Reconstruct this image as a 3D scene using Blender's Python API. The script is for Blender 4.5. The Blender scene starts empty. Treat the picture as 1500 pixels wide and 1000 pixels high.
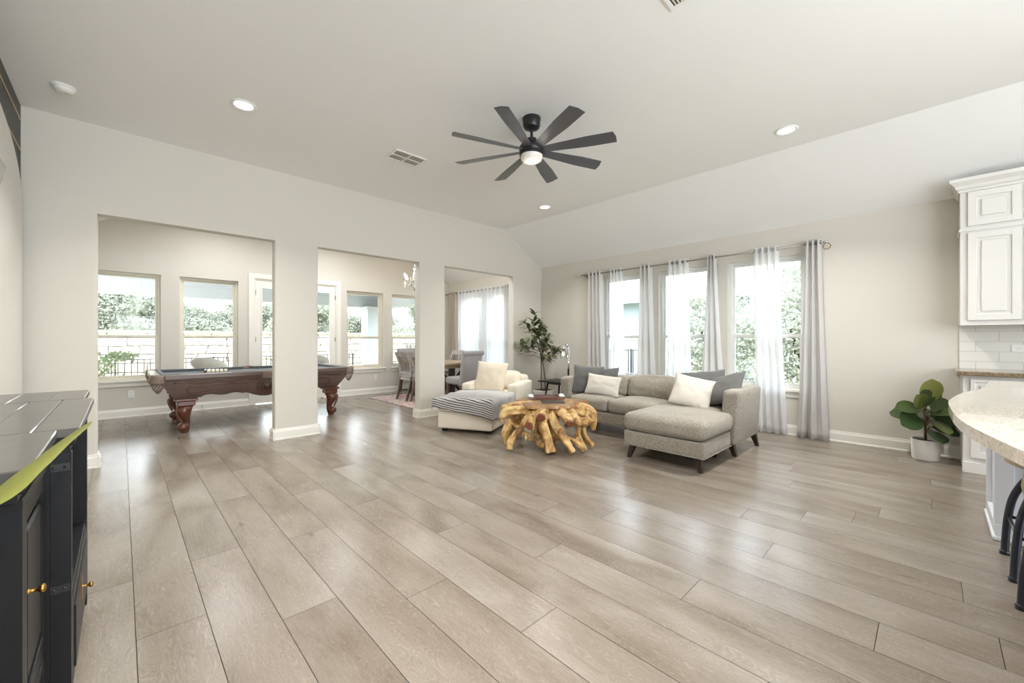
import bpy, bmesh, math, random
from mathutils import Vector, Matrix, Euler, noise
C = bpy.context.scene.collection
S = bpy.context.scene
PI = math.pi

# ------------------------------------------------------------------ camera
CAM_H = 1.22
cd = bpy.data.cameras.new('camera'); cam = bpy.data.objects.new('camera', cd); C.objects.link(cam)
cd.sensor_width = 36; cd.lens = 36 * 594 / 1500; cd.shift_y = -3 / 1500
cd.clip_start = .03; cd.clip_end = 300
cam.location = (0, 0, CAM_H); cam.rotation_euler = (PI / 2, 0, math.radians(46.04 - 90))
S.camera = cam

# ------------------------------------------------------------------ light
S.view_settings.view_transform = 'Standard'; S.view_settings.look = 'None'
S.view_settings.exposure = 0.72; S.view_settings.gamma = 1.0; S.view_settings.use_curve_mapping = False
w = bpy.data.worlds.new('sky'); S.world = w; w.use_nodes = True
wn = w.node_tree.nodes; wl = w.node_tree.links
bgn = wn['Background']; tc = wn.new('ShaderNodeTexCoord'); sep = wn.new('ShaderNodeSeparateXYZ'); rmp = wn.new('ShaderNodeValToRGB')
wl.new(tc.outputs['Generated'], sep.inputs[0]); wl.new(sep.outputs['Z'], rmp.inputs[0]); wl.new(rmp.outputs[0], bgn.inputs[0])
rmp.color_ramp.elements[0].position = 0.0; rmp.color_ramp.elements[0].color = (.95, .97, 1, 1)
rmp.color_ramp.elements[1].position = 0.6; rmp.color_ramp.elements[1].color = (.74, .85, 1, 1)
bgn.inputs[1].default_value = 6

def light(name, kind, loc, power, color=(1, 1, 1), rot=(0, 0, 0), size=1, size_y=None, spread=None, radius=None, angle=None):
    d = bpy.data.lights.new(name, kind); d.energy = power; d.color = color
    if kind == 'AREA':
        d.size = size
        if size_y: d.shape = 'RECTANGLE'; d.size_y = size_y
        if spread: d.spread = spread
    if radius is not None: d.shadow_soft_size = radius
    if angle is not None: d.angle = angle
    o = bpy.data.objects.new(name, d); C.objects.link(o); o.location = loc; o.rotation_euler = rot
    return o
light('sun', 'SUN', (0, 0, 10), 3.5, (1, .95, .86), (math.radians(42), 0, math.radians(-62)), angle=.01)
# added fill light in front of the solid wall behind the camera
light('back_fill_light', 'AREA', (2.1, -4.85, 1.45), 145, (.86, .93, 1), (math.radians(95), 0, 0), 5.2, 2.6)
light('ceiling_fill_light', 'AREA', (.6, -2.6, 1.9), 112, (.86, .93, 1), (math.radians(128), 0, 0), 4.0, .5)  # added upward fill to brighten the ceiling, no cove is built
# added fill lights below the unseen kitchen ceiling, without fixtures
for x, y in ((1.2, -1.2), (3.0, -1.6), (1.2, -3.2)):
    light('kitchen_fill_light', 'AREA', (x, y, 3.2), 7, (1, .98, .95), (0, 0, 0), .5)
for x, y in ((1.2, 6.4), (3.0, 6.4), (4.6, 6.4), (1.2, 7.8), (3.0, 7.8)):
    light('far_room_fill_light', 'AREA', (x, y, 3.2), 12, (.97, .98, 1), (0, 0, 0), .5)  # added fill out of view to brighten the far room, no fixtures

# ------------------------------------------------------------------ helpers
def rgb(r, g, b):
    f = lambda c: (c / 255 / 12.92) if c / 255 <= .04045 else ((c / 255 + .055) / 1.055) ** 2.4
    return (f(r), f(g), f(b), 1)

class NT:
    def __init__(s, name):
        s.m = bpy.data.materials.new(name); s.m.use_nodes = True
        s.t = s.m.node_tree; s.n = s.t.nodes; s.l = s.t.links; s.b = s.n['Principled BSDF']
    def node(s, t, **k):
        n = s.n.new(t)
        for a, v in k.items(): setattr(n, a, v)
        return n
    def noise(s, scale, detail=3, vec=None, dist=0, rough=.5):
        n = s.node('ShaderNodeTexNoise'); n.inputs['Scale'].default_value = scale; n.inputs['Detail'].default_value = detail
        n.inputs['Distortion'].default_value = dist; n.inputs['Roughness'].default_value = rough
        if vec is None: vec = s.obj()
        s.l.new(vec, n.inputs['Vector']); return n.outputs['Fac']
    def obj(s):
        if not hasattr(s, '_o'): s._o = s.node('ShaderNodeTexCoord').outputs['Object']
        return s._o
    def map(s, vec, scale=(1, 1, 1), loc=(0, 0, 0), rot=(0, 0, 0)):
        n = s.node('ShaderNodeMapping'); n.inputs['Scale'].default_value = scale; n.inputs['Location'].default_value = loc
        n.inputs['Rotation'].default_value = rot; s.l.new(vec, n.inputs[0]); return n.outputs[0]
    def ramp(s, fac, stops):
        n = s.node('ShaderNodeValToRGB'); e = n.color_ramp.elements
        while len(e) < len(stops): e.new(.5)
        for i, (p, c) in enumerate(stops): e[i].position = p; e[i].color = c
        s.l.new(fac, n.inputs[0]); return n.outputs[0]
    def math(s, op, a, b=0.5, c=None):
        n = s.node('ShaderNodeMath', operation=op)
        for i, v in enumerate((a, b, c)):
            if v is None: continue
            if isinstance(v, (int, float)): n.inputs[i].default_value = v
            else: s.l.new(v, n.inputs[i])
        return n.outputs[0]
    def mix(s, fac, a, b, mode='MIX'):
        n = s.node('ShaderNodeMix', data_type='RGBA', blend_type=mode)
        for i, v in ((0, fac), (6, a), (7, b)):
            if isinstance(v, (int, float)): n.inputs[i].default_value = v
            elif isinstance(v, tuple): n.inputs[i].default_value = v
            else: s.l.new(v, n.inputs[i])
        return n.outputs[2]
    def bump(s, h, strength=.3, dist=.01):
        n = s.node('ShaderNodeBump'); n.inputs['Strength'].default_value = strength; n.inputs['Distance'].default_value = dist
        s.l.new(h, n.inputs['Height']); s.l.new(n.outputs[0], s.b.inputs['Normal'])
    def col(s, c):
        if isinstance(c, tuple): s.b.inputs['Base Color'].default_value = c
        else: s.l.new(c, s.b.inputs['Base Color'])
    def set(s, rough=None, metal=None, spec=None, sheen=None, coat=None, trans=None, alpha=None):
        for k, v in (('Roughness', rough), ('Metallic', metal), ('Specular IOR Level', spec), ('Sheen Weight', sheen), ('Coat Weight', coat), ('Transmission Weight', trans), ('Alpha', alpha)):
            if v is None: continue
            if isinstance(v, (int, float)): s.b.inputs[k].default_value = v
            else: s.l.new(v, s.b.inputs[k])

def dark(c, k): return (c[0] * k, c[1] * k, c[2] * k, 1)
def simple(name, c, rough=.5, metal=0, var=.08, vscale=6, bump=0, bscale=60, sheen=None, spec=None, coat=None):
    m = NT(name)
    f = m.noise(vscale, 4)
    m.col(m.mix(m.math('MULTIPLY', f, 1.0), dark(c, 1 - var), dark(c, 1 + var)))
    m.set(rough=rough, metal=metal, sheen=sheen, spec=spec, coat=coat)
    if bump: m.bump(m.noise(bscale, 3), bump, .004)
    return m.m
def wood(name, c0, c1, scale=(2, 30, 30), rough=.45, bump=.1, coat=None):
    m = NT(name)
    v = m.map(m.obj(), scale)
    f = m.noise(1.0, 6, v, .6, .6)
    m.col(m.ramp(f, [(.25, c0), (.75, c1)])); m.set(rough=rough, coat=coat); m.bump(f, bump, .004)
    return m.m
def weave(name, c0, c1, scale=220, rough=.9, big=7, sheen=.2, bump=.35):
    m = NT(name)
    f = m.noise(scale, 2, None, 0, .8); g = m.noise(big, 3)
    a = m.ramp(f, [(.3, c0), (.7, c1)])
    m.col(m.mix(m.math('MULTIPLY', g, .35), a, dark(c0, .9))); m.set(rough=rough, sheen=sheen); m.bump(m.math('ADD', f, m.math('MULTIPLY', g, 2.0)), bump, .003)
    return m.m
def emit(name, c, strength):
    m = NT(name); m.b.inputs['Emission Color'].default_value = c; m.b.inputs['Emission Strength'].default_value = strength
    m.col(c); return m.m

M = {}
def wallmat(name, c, bs=120, st=.12):
    m = NT(name); m.col(c); m.set(rough=.75, spec=.3)
    m.bump(m.math('ADD', m.noise(bs, 3), m.math('MULTIPLY', m.noise(28, 3), .6)), st, .003); return m.m
M['wall'] = wallmat('painted_wall', rgb(214, 209, 198))
M['ceil'] = wallmat('textured_ceiling', rgb(242, 241, 238), 70, .3)
M['trim'] = simple('white_trim', rgb(236, 232, 222), .35, var=.015)
M['vinyl'] = simple('almond_vinyl', rgb(222, 215, 196), .35, var=.02)
M['vinylw'] = simple('white_vinyl', rgb(232, 233, 230), .35, var=.02)
M['cab'] = simple('cabinet_paint', rgb(226, 223, 217), .3, var=.012)
M['island'] = simple('island_paint', rgb(226, 229, 234), .35, var=.012)
M['black'] = simple('black_metal', rgb(28, 28, 29), .4, var=.1)
M['chrome'] = simple('chrome', rgb(200, 200, 200), .15, 1, var=.02)
M['nickel'] = simple('brushed_nickel', rgb(165, 160, 152), .32, 1, var=.03)
M['brass'] = simple('aged_brass', rgb(176, 132, 66), .3, 1, var=.15, vscale=20)
M['white'] = simple('white_plastic', rgb(238, 237, 232), .4, var=.01)
M['dark'] = simple('dark_gap', rgb(22, 20, 18), .8)
M['lens'] = emit('lamp_diffuser', (1, .93, .82, 1), 3.5)
M['globe'] = emit('fan_light_glass', (1, .96, .9, 1), .0)
M['globe'].node_tree.nodes['Principled BSDF'].inputs['Base Color'].default_value = rgb(235, 230, 222)
M['bulb'] = emit('warm_bulb', (1, .8, .52, 1), 9)
M['sofa'] = weave('taupe_tweed', rgb(112, 104, 92), rgb(196, 187, 172), 110)
M['cream'] = weave('cream_microfibre', rgb(222, 210, 190), rgb(234, 224, 206), 90, bump=.12)
M['creamw'] = weave('washed_linen', rgb(220, 207, 184), rgb(233, 222, 202), 60, bump=.3)
M['pgrey'] = weave('charcoal_cotton', rgb(92, 91, 89), rgb(116, 115, 112), 160)
M['pwhite'] = weave('ivory_velvet', rgb(212, 204, 192), rgb(226, 219, 208), 160)
M['greyfab'] = weave('grey_linen', rgb(150, 148, 147), rgb(172, 170, 169), 200)
M['espresso'] = wood('espresso_wood', rgb(42, 30, 25), rgb(62, 46, 38), (20, 20, 3), .35)
M['mahog'] = wood('carved_mahogany', rgb(74, 40, 27), rgb(112, 62, 42), (3, 20, 20), .28, .15, .3)
M['mahogd'] = wood('walnut_apron', rgb(88, 72, 64), rgb(116, 97, 87), (3, 24, 24), .35, .1, .3)
M['pub'] = weave('slate_blue_baize', rgb(86, 92, 96), rgb(98, 104, 108), 300)
M['leather'] = simple('brown_leather', rgb(138, 120, 108), .4, var=.2, vscale=30, bump=.3)
M['greywood'] = wood('weathered_grey_wood', rgb(150, 142, 134), rgb(196, 190, 182), (16, 16, 2), .6)
M['tabletop'] = wood('weathered_oak', rgb(140, 118, 94), rgb(182, 164, 140), (2, 16, 16), .5)
M['stalk'] = simple('bark', rgb(96, 80, 58), .8, var=.3, vscale=40, bump=.5)
M['potw'] = simple('white_ceramic', rgb(232, 228, 220), .35, var=.02)
M['soil'] = simple('dark_soil', rgb(50, 40, 32), .9, var=.4, vscale=60, bump=1)
M['stool'] = wood('pale_stool_seat', rgb(186, 160, 132), rgb(218, 198, 174), (3, 20, 20), .45)
M['navy'] = simple('navy_metal', rgb(26, 32, 46), .3, var=.05, coat=.4)
M['console'] = simple('worn_black_paint', rgb(27, 27, 28), .38, var=.25, vscale=9, bump=.15, bscale=30, spec=.22)
M['blackwall'] = simple('black_boards', rgb(52, 51, 50), .5, var=.2, vscale=5)
M['panelw'] = simple('white_arch_paint', rgb(222, 219, 211), .6, var=.02)
M['gold'] = simple('gold_line', rgb(200, 176, 130), .4, .3, var=.05)
M['mirror'] = simple('mirror_glass', rgb(190, 190, 184), .08, 1, var=.02)
M['iron'] = simple('dark_iron', rgb(78, 77, 76), .5)
M['wicker'] = simple('grey_wicker', rgb(186, 180, 172), .7, var=.3, vscale=120, bump=.8, bscale=160)
M['stuccog'] = simple('patio_paint', rgb(198, 201, 204), .8, var=.03)
M['soffit'] = simple('soffit_paint', rgb(196, 199, 202), .8, var=.03)
M['concrete'] = simple('patio_concrete', rgb(190, 184, 172), .8, var=.06)
M['grass'] = simple('dry_grass', rgb(150, 150, 104), .95, var=.3, vscale=4)
M['siding'] = simple('neighbour_siding', rgb(168, 180, 192), .8, var=.04)
M['fascia'] = simple('neighbour_fascia', rgb(240, 240, 240), .6, var=.02)
M['red_cut'] = simple('cut_wood', rgb(120, 66, 42), .5, var=.25, vscale=30)

def plank_mat():
    m = NT('oak_planks')
    at = m.node('ShaderNodeAttribute', attribute_name='seed'); sx = m.node('ShaderNodeSeparateXYZ'); m.l.new(at.outputs['Color'], sx.inputs[0])
    off = m.node('ShaderNodeVectorMath', operation='MULTIPLY_ADD'); m.l.new(at.outputs['Color'], off.inputs[0]); off.inputs[1].default_value = (37, 53, 19); m.l.new(m.obj(), off.inputs[2])
    v = off.outputs[0]
    fine = m.noise(1, 8, m.map(v, (90, 9, 1)), 1.2, .5)
    big = m.noise(1, 3, m.map(v, (7, 1.6, 1)), 1.6, .5)
    rings = m.math('FRACT', m.math('MULTIPLY', big, 34)); rings = m.math('ABSOLUTE', m.math('SUBTRACT', rings, .5))
    knot = m.noise(1, 2, m.map(v, (9, 3.2, 1), (3, 1, 0)), .3)
    blot = m.noise(1, 2, m.map(v, (3.2, 1.1, 1)), .6)
    base = m.ramp(m.math('ADD', m.math('MULTIPLY', fine, .22), m.math('MULTIPLY', blot, .78)), [(.3, rgb(116, 105, 92)), (.5, rgb(138, 129, 118)), (.7, rgb(156, 149, 140))])
    line = m.ramp(rings, [(0, (1, 1, 1, 1)), (.16, (0, 0, 0, 1))])
    c = m.mix(m.math('MULTIPLY', line, m.math('MULTIPLY', fine, .34)), base, rgb(188, 181, 170))
    line2 = m.ramp(rings, [(.36, (0, 0, 0, 1)), (.5, (1, 1, 1, 1))])
    c = m.mix(m.math('MULTIPLY', line2, m.math('MULTIPLY', fine, .42)), c, rgb(102, 90, 76))
    tint = m.ramp(sx.outputs['X'], [(0, rgb(246, 242, 238)), (.5, rgb(251, 249, 246)), (1, rgb(255, 255, 255))])
    c = m.mix(1, c, tint, 'MULTIPLY')
    c = m.mix(m.ramp(knot, [(.72, (0, 0, 0, 1)), (.8, (.6, .6, .6, 1))]), c, rgb(88, 72, 58))
    m.col(c); m.set(rough=m.math('ADD', m.math('MULTIPLY', blot, .08), .21), spec=.5)
    m.bump(m.math('ADD', fine, m.math('MULTIPLY', rings, .8)), .05, .0025)
    return m.m
M['plank'] = plank_mat()

def granite(name, cols, scale, rough):
    m = NT(name); a = m.noise(scale, 6, None, .4, .8); b = m.noise(scale * 4, 3)
    m.col(m.ramp(m.math('ADD', m.math('MULTIPLY', a, .7), m.math('MULTIPLY', b, .3)), cols)); m.set(rough=rough, coat=.5); return m.m
M['granite'] = granite('pale_granite', [(.36, rgb(150, 140, 126)), (.46, rgb(206, 196, 178)), (.6, rgb(226, 218, 204))], 45, .14)
M['granited'] = granite('brown_granite', [(.38, rgb(60, 50, 40)), (.5, rgb(128, 108, 82)), (.62, rgb(176, 158, 130))], 80, .2)

def tile_mat():
    m = NT('white_subway_tile'); b = m.node('ShaderNodeTexBrick'); v = m.node('ShaderNodeCombineXYZ'); s = m.node('ShaderNodeSeparateXYZ')
    m.l.new(m.obj(), s.inputs[0]); m.l.new(s.outputs['Y'], v.inputs['X']); m.l.new(s.outputs['Z'], v.inputs['Y']); m.l.new(v.outputs[0], b.inputs['Vector'])
    b.inputs['Scale'].default_value = 1; b.inputs['Brick Width'].default_value = .3; b.inputs['Row Height'].default_value = .1; b.inputs['Mortar Size'].default_value = .0022
    b.inputs['Color1'].default_value = rgb(226, 224, 216); b.inputs['Color2'].default_value = rgb(232, 230, 223); b.inputs['Mortar'].default_value = rgb(196, 192, 182)
    m.col(b.outputs['Color']); m.set(rough=.15); m.bump(m.math('SUBTRACT', 1, b.outputs['Fac']), .4, .002); return m.m
M['tile'] = tile_mat()

def stone_mat():
    m = NT('limestone_blocks'); b = m.node('ShaderNodeTexBrick'); v = m.node('ShaderNodeCombineXYZ'); s = m.node('ShaderNodeSeparateXYZ')
    d = m.node('ShaderNodeTexNoise'); d.inputs['Scale'].default_value = 2.2; m.l.new(m.obj(), d.inputs['Vector'])
    m.l.new(m.obj(), s.inputs[0]); m.l.new(m.math('ADD', s.outputs['X'], m.math('MULTIPLY', d.outputs['Fac'], .5)), v.inputs['X'])
    m.l.new(m.math('ADD', s.outputs['Z'], m.math('MULTIPLY', d.outputs['Fac'], .12)), v.inputs['Y']); m.l.new(v.outputs[0], b.inputs['Vector'])
    b.inputs['Scale'].default_value = 1; b.inputs['Brick Width'].default_value = .85; b.inputs['Row Height'].default_value = .27; b.inputs['Mortar Size'].default_value = .014
    b.inputs['Color1'].default_value = rgb(188, 178, 160); b.inputs['Color2'].default_value = rgb(206, 197, 180); b.inputs['Mortar'].default_value = rgb(70, 64, 54)
    b.squash = .7; b.squash_frequency = 3
    m.col(b.outputs['Color']); m.set(rough=.9); m.bump(m.math('SUBTRACT', m.noise(9, 4), m.math('MULTIPLY', b.outputs['Fac'], 2)), .6, .03); return m.m
M['stone'] = stone_mat()

def shingle_mat():
    m = NT('roof_shingles'); b = m.node('ShaderNodeTexBrick'); m.l.new(m.map(m.obj(), (1, 1, 1), rot=(0, 0, PI / 2)), b.inputs['Vector'])
    b.inputs['Scale'].default_value = 1; b.inputs['Brick Width'].default_value = .5; b.inputs['Row Height'].default_value = .2; b.inputs['Mortar Size'].default_value = .02
    b.inputs['Color1'].default_value = rgb(172, 164, 154); b.inputs['Color2'].default_value = rgb(196, 188, 176); b.inputs['Mortar'].default_value = rgb(128, 122, 114)
    m.col(b.outputs['Color']); m.set(rough=.9); return m.m
M['shingle'] = shingle_mat()

def leafmat(name, c0, c1, rough=.45, scale=3, trans=.25):
    m = NT(name); f = m.noise(scale, 3); g = m.node('ShaderNodeAttribute', attribute_name='seed')
    c = m.mix(g.outputs['Fac'], c0, c1); c = m.mix(m.math('MULTIPLY', f, .4), c, dark(c0, .7)); m.col(c); m.set(rough=rough)
    out = m.n['Material Output']; tr = m.node('ShaderNodeBsdfTranslucent'); mx = m.node('ShaderNodeMixShader')
    m.l.new(c, tr.inputs[0]); mx.inputs[0].default_value = trans; m.l.new(m.b.outputs[0], mx.inputs[1]); m.l.new(tr.outputs[0], mx.inputs[2]); m.l.new(mx.outputs[0], out.inputs[0])
    return m.m
M['leaf_ficus'] = leafmat('ficus_leaf', rgb(80, 92, 56), rgb(152, 156, 106), .35)
M['leaf_fig'] = leafmat('fig_leaf', rgb(62, 84, 50), rgb(176, 178, 98), .3)
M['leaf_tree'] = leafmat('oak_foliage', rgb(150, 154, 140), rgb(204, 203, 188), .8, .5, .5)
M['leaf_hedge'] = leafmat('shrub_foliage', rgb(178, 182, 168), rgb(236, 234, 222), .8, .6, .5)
M['leaf_shrub'] = leafmat('crepe_foliage', rgb(140, 154, 122), rgb(188, 196, 162), .7, 1, .4)
M['leaf_long'] = leafmat('long_leaf', rgb(132, 136, 48), rgb(158, 160, 78), .4, 9, .3)

def glassmat():
    m = NT('window_glass'); out = m.n['Material Output']
    tr = m.node('ShaderNodeBsdfTransparent'); tr.inputs[0].default_value = (.97, .985, .98, 1); gl = m.node('ShaderNodeBsdfGlossy'); gl.inputs['Roughness'].default_value = .02
    fr = m.node('ShaderNodeFresnel'); fr.inputs[0].default_value = 1.14; mx = m.node('ShaderNodeMixShader')
    m.l.new(fr.outputs[0], mx.inputs[0]); m.l.new(tr.outputs[0], mx.inputs[1]); m.l.new(gl.outputs[0], mx.inputs[2]); m.l.new(mx.outputs[0], out.inputs[0]); return m.m
M['glass'] = glassmat()
def sheermat(name, c, opac):
    m = NT(name); out = m.n['Material Output']
    tr = m.node('ShaderNodeBsdfTransparent'); tl = m.node('ShaderNodeBsdfTranslucent'); df = m.node('ShaderNodeBsdfDiffuse')
    tl.inputs[0].default_value = c; df.inputs[0].default_value = c
    a = m.node('ShaderNodeMixShader'); a.inputs[0].default_value = .5; b = m.node('ShaderNodeMixShader')
    lw = m.node('ShaderNodeLayerWeight'); lw.inputs[0].default_value = .5
    m.l.new(m.math('MINIMUM', m.math('MULTIPLY_ADD', lw.outputs['Facing'], .55, opac), .97), b.inputs[0])
    m.l.new(tl.outputs[0], a.inputs[1]); m.l.new(df.outputs[0], a.inputs[2]); m.l.new(tr.outputs[0], b.inputs[1]); m.l.new(a.outputs[0], b.inputs[2]); m.l.new(b.outputs[0], out.inputs[0]); return m.m
M['sheer'] = sheermat('sheer_voile', (.95, .95, .96, 1), .42)
M['sheer2'] = sheermat('sheer_voile_dining', (.93, .94, .96, 1), .58)
M['drape'] = sheermat('satin_drape', rgb(238, 236, 234), .97)
M['drape2'] = sheermat('beige_drape', rgb(224, 214, 200), .97)

# ---- mesh
def bm_new(): return bmesh.new()
def box(bm, x0, x1, y0, y1, z0, z1, bev=0, mat=0, seg=2):
    v = [bm.verts.new((x, y, z)) for x in (x0, x1) for y in (y0, y1) for z in (z0, z1)]
    F = [bm.faces.new([v[i] for i in f]) for f in ((0, 1, 3, 2), (4, 6, 7, 5), (0, 4, 5, 1), (2, 3, 7, 6), (0, 2, 6, 4), (1, 5, 7, 3))]
    for f in F: f.material_index = mat
    if bev:
        r = bmesh.ops.bevel(bm, geom=list({e for f in F for e in f.edges}), offset=bev, segments=seg, affect='EDGES', profile=.5)
        for f in r['faces']: f.material_index = mat
    return v
def loft(bm, rings, cap=True, closed=True, mat=0, smooth=True):
    R = [[bm.verts.new(p) for p in r] for r in rings]; n = len(R[0]); fs = []
    for a, b in zip(R, R[1:]):
        for i in range(n if closed else n - 1):
            j = (i + 1) % n
            f = bm.faces.new((a[i], a[j], b[j], b[i])); f.smooth = smooth; f.material_index = mat
    if cap and closed:
        for r, rev in ((R[0], True), (R[-1], False)):
            f = bm.faces.new(r[::-1] if rev else r); f.material_index = mat
    return R
def frame(t):
    t = t.normalized(); u = Vector((0, 0, 1)) if abs(t.z) < .9 else Vector((1, 0, 0)); a = t.cross(u).normalized(); return a, t.cross(a).normalized()
def tube(bm, pts, r, seg=12, mat=0, flat=None, cap=True, lobe=0):
    pts = [Vector(p) for p in pts]; rr = r if isinstance(r, (list, tuple)) else [r] * len(pts); rings = []
    a = None
    for i, p in enumerate(pts):
        t = (pts[min(i + 1, len(pts) - 1)] - pts[max(i - 1, 0)])
        if t.length < 1e-9: t = Vector((0, 0, 1))
        t.normalize()
        if a is None: a, b = frame(t)
        else:
            a = (a - t * a.dot(t)); a = a.normalized() if a.length > 1e-6 else frame(t)[0]
        b = t.cross(a).normalized(); k = flat or 1
        rings.append([p + (a * math.cos(2 * PI * j / seg) + b * math.sin(2 * PI * j / seg) * k) * rr[i] * (1 + lobe * math.cos(3 * 2 * PI * j / seg + i * .12) + lobe * .7 * math.cos(5 * 2 * PI * j / seg + 1 - i * .09)) for j in range(seg)])
    loft(bm, rings, cap, True, mat)
def smooth_path(pts, n=4):
    P = [Vector(p) for p in pts]; out = []
    for i in range(len(P) - 1):
        p0 = P[max(i - 1, 0)]; p1 = P[i]; p2 = P[i + 1]; p3 = P[min(i + 2, len(P) - 1)]
        for k in range(n):
            t = k / n; out.append(.5 * ((2 * p1) + (p2 - p0) * t + (2 * p0 - 5 * p1 + 4 * p2 - p3) * t * t + (3 * p1 - p0 - 3 * p2 + p3) * t ** 3))
    out.append(P[-1]); return out
def lathe(bm, prof, seg=32, c=(0, 0, 0), mat=0, cap=True):
    loft(bm, [[(c[0] + r * math.cos(2 * PI * i / seg), c[1] + r * math.sin(2 * PI * i / seg), c[2] + z) for i in range(seg)] for r, z in prof], cap, True, mat)
def prism(bm, poly, axis, a0, a1, bev=0, mat=0):
    def P(u, v, a): return {'x': (a, u, v), 'y': (u, a, v), 'z': (u, v, a)}[axis]
    A = [bm.verts.new(P(u, v, a0)) for u, v in poly]; B = [bm.verts.new(P(u, v, a1)) for u, v in poly]; n = len(poly)
    F = [bm.faces.new(A[::-1]), bm.faces.new(B)] + [bm.faces.new((A[i], A[(i + 1) % n], B[(i + 1) % n], B[i])) for i in range(n)]
    for f in F: f.material_index = mat
    if bev: bmesh.ops.bevel(bm, geom=list({e for f in F for e in f.edges}), offset=bev, segments=2, affect='EDGES')
def ball(bm, c, r, sc=(1, 1, 1), u=16, v=10, mat=0):
    r_ = bmesh.ops.create_uvsphere(bm, u_segments=u, v_segments=v, radius=r, matrix=Matrix.Translation(c) @ Matrix.Diagonal((*sc, 1)))
    for vv in r_['verts']:
        for f in vv.link_faces: f.smooth = True; f.material_index = mat
def torus(bm, c, R, r, axis='z', seg=24, s2=8, arc=2 * PI):
    pts = []
    for i in range(seg + 1):
        a = arc * i / seg; p = {'z': (math.cos(a), math.sin(a), 0), 'x': (0, math.cos(a), math.sin(a)), 'y': (math.cos(a), 0, math.sin(a))}[axis]
        pts.append(Vector(c) + Vector(p) * R)
    tube(bm, pts, r, s2)
def soft(bm, x0, x1, y0, y1, z0, z1, r=.04, bulge=(0, 0, 0), n=14, wr=0, seed=0, skew=None):
    """upholstered rounded block; bulge pushes each pair of faces outward"""
    cx, cy, cz = (x0 + x1) / 2, (y0 + y1) / 2, (z0 + z1) / 2; h = ((x1 - x0) / 2, (y1 - y0) / 2, (z1 - z0) / 2)
    r = min(r, min(h) * .98)
    t = bmesh.new(); bmesh.ops.create_cube(t, size=2); bmesh.ops.subdivide_edges(t, edges=t.edges[:], cuts=n, use_grid_fill=True)
    mp = {}
    for v in t.verts:
        q = [0, 0, 0]; s = v.co
        # denser near edges
        p = Vector([math.copysign(1 - (1 - abs(c)) ** 1.0, c) * hh for c, hh in zip(s, h)])
        inn = Vector([max(-hh + r, min(hh - r, c)) for c, hh in zip(p, h)]); d = p - inn
        if d.length > 1e-9: p = inn + d.normalized() * r
        un = [max(-1, min(1, c / hh)) for c, hh in zip(p, h)]
        w_ = [1 - u * u for u in un]
        p.x += bulge[0] * un[0] * w_[1] * w_[2]; p.y += bulge[1] * un[1] * w_[0] * w_[2]; p.z += bulge[2] * un[2] * w_[0] * w_[1]
        if wr:
            nn = noise.noise(Vector((p.x * 7 + seed, p.y * 7, p.z * 7))) + .5 * noise.noise(Vector((p.x * 17, p.y * 17 + seed, p.z * 17)))
            p += (d.normalized() if d.length > 1e-6 else Vector((0, 0, 1))) * nn * wr
        if skew: p = skew(p, un)
        mp[v] = bm.verts.new((p.x + cx, p.y + cy, p.z + cz))
    for f in t.faces:
        g = bm.faces.new([mp[v] for v in f.verts]); g.smooth = True
    t.free()
def pillow_bm(w, h, t, n=18, seed=0, wr=.006):
    bm = bmesh.new(); g = {}
    for s in (1, -1):
        for i in range(n + 1):
            for j in range(n + 1):
                u = -1 + 2 * i / n; v = -1 + 2 * j / n
                if s == -1 and (i in (0, n) or j in (0, n)): g[s, i, j] = g[1, i, j]; continue
                k = ((1 - abs(u) ** 2.4) * (1 - abs(v) ** 2.4)) ** .55
                pin = 1 - .07 * (1 - v * v) * abs(u) ** 3; pin2 = 1 - .07 * (1 - u * u) * abs(v) ** 3
                z = s * t / 2 * k + wr * noise.noise(Vector((u * 3 + seed, v * 3, s * 2.0))) * 1.5
                g[s, i, j] = bm.verts.new((u * w / 2 * pin, z, v * h / 2 * pin2))
    for s in (1, -1):
        for i in range(n):
            for j in range(n):
                q = [g[s, i, j], g[s, i + 1, j], g[s, i + 1, j + 1], g[s, i, j + 1]]
                f = bm.faces.new(q if s == 1 else q[::-1]); f.smooth = True
    return bm
def obj(name, bm, mat, parent=None, world=False, smooth=None, recalc=True):
    if world and parent is not None: bm.transform(parent.matrix_basis.inverted())
    if recalc: bmesh.ops.recalc_face_normals(bm, faces=bm.faces)
    me = bpy.data.meshes.new(name); bm.to_mesh(me); bm.free()
    for x in (mat if isinstance(mat, (list, tuple)) else [mat]): me.materials.append(x)
    o = bpy.data.objects.new(name, me); C.objects.link(o); o.parent = parent
    if smooth is not None:
        for p in me.polygons: p.use_smooth = smooth
    return o
def ao(o, ang=35):
    me = o.data
    for p in me.polygons: p.use_smooth = True
    me.set_sharp_from_angle(angle=math.radians(ang)); return o
def thing(name, label, cat, loc=(0, 0, 0), rz=0, group=None):
    o = bpy.data.objects.new(name, None); C.objects.link(o); o.empty_display_size = .1
    o.location = loc; o.rotation_euler = (0, 0, rz); o['label'] = label; o['category'] = cat
    o.matrix_basis = Matrix.Translation(loc) @ Matrix.Rotation(rz, 4, 'Z')
    if group: o['group'] = group
    return o
def tag(o, label, cat, group=None, kind=None):
    o['label'] = label; o['category'] = cat
    if group: o['group'] = group
    if kind: o['kind'] = kind
    return o
def struct(name, bm, mat, label, cat, parent=None, **k):
    o = obj(name, bm, mat, parent, **k)
    if parent is None: o['kind'] = 'structure'; o['label'] = label; o['category'] = cat
    return o
def sroot(name, label, cat, loc=(0, 0, 0), rz=0):
    o = thing(name, label, cat, loc, rz); o['kind'] = 'structure'; return o
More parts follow.
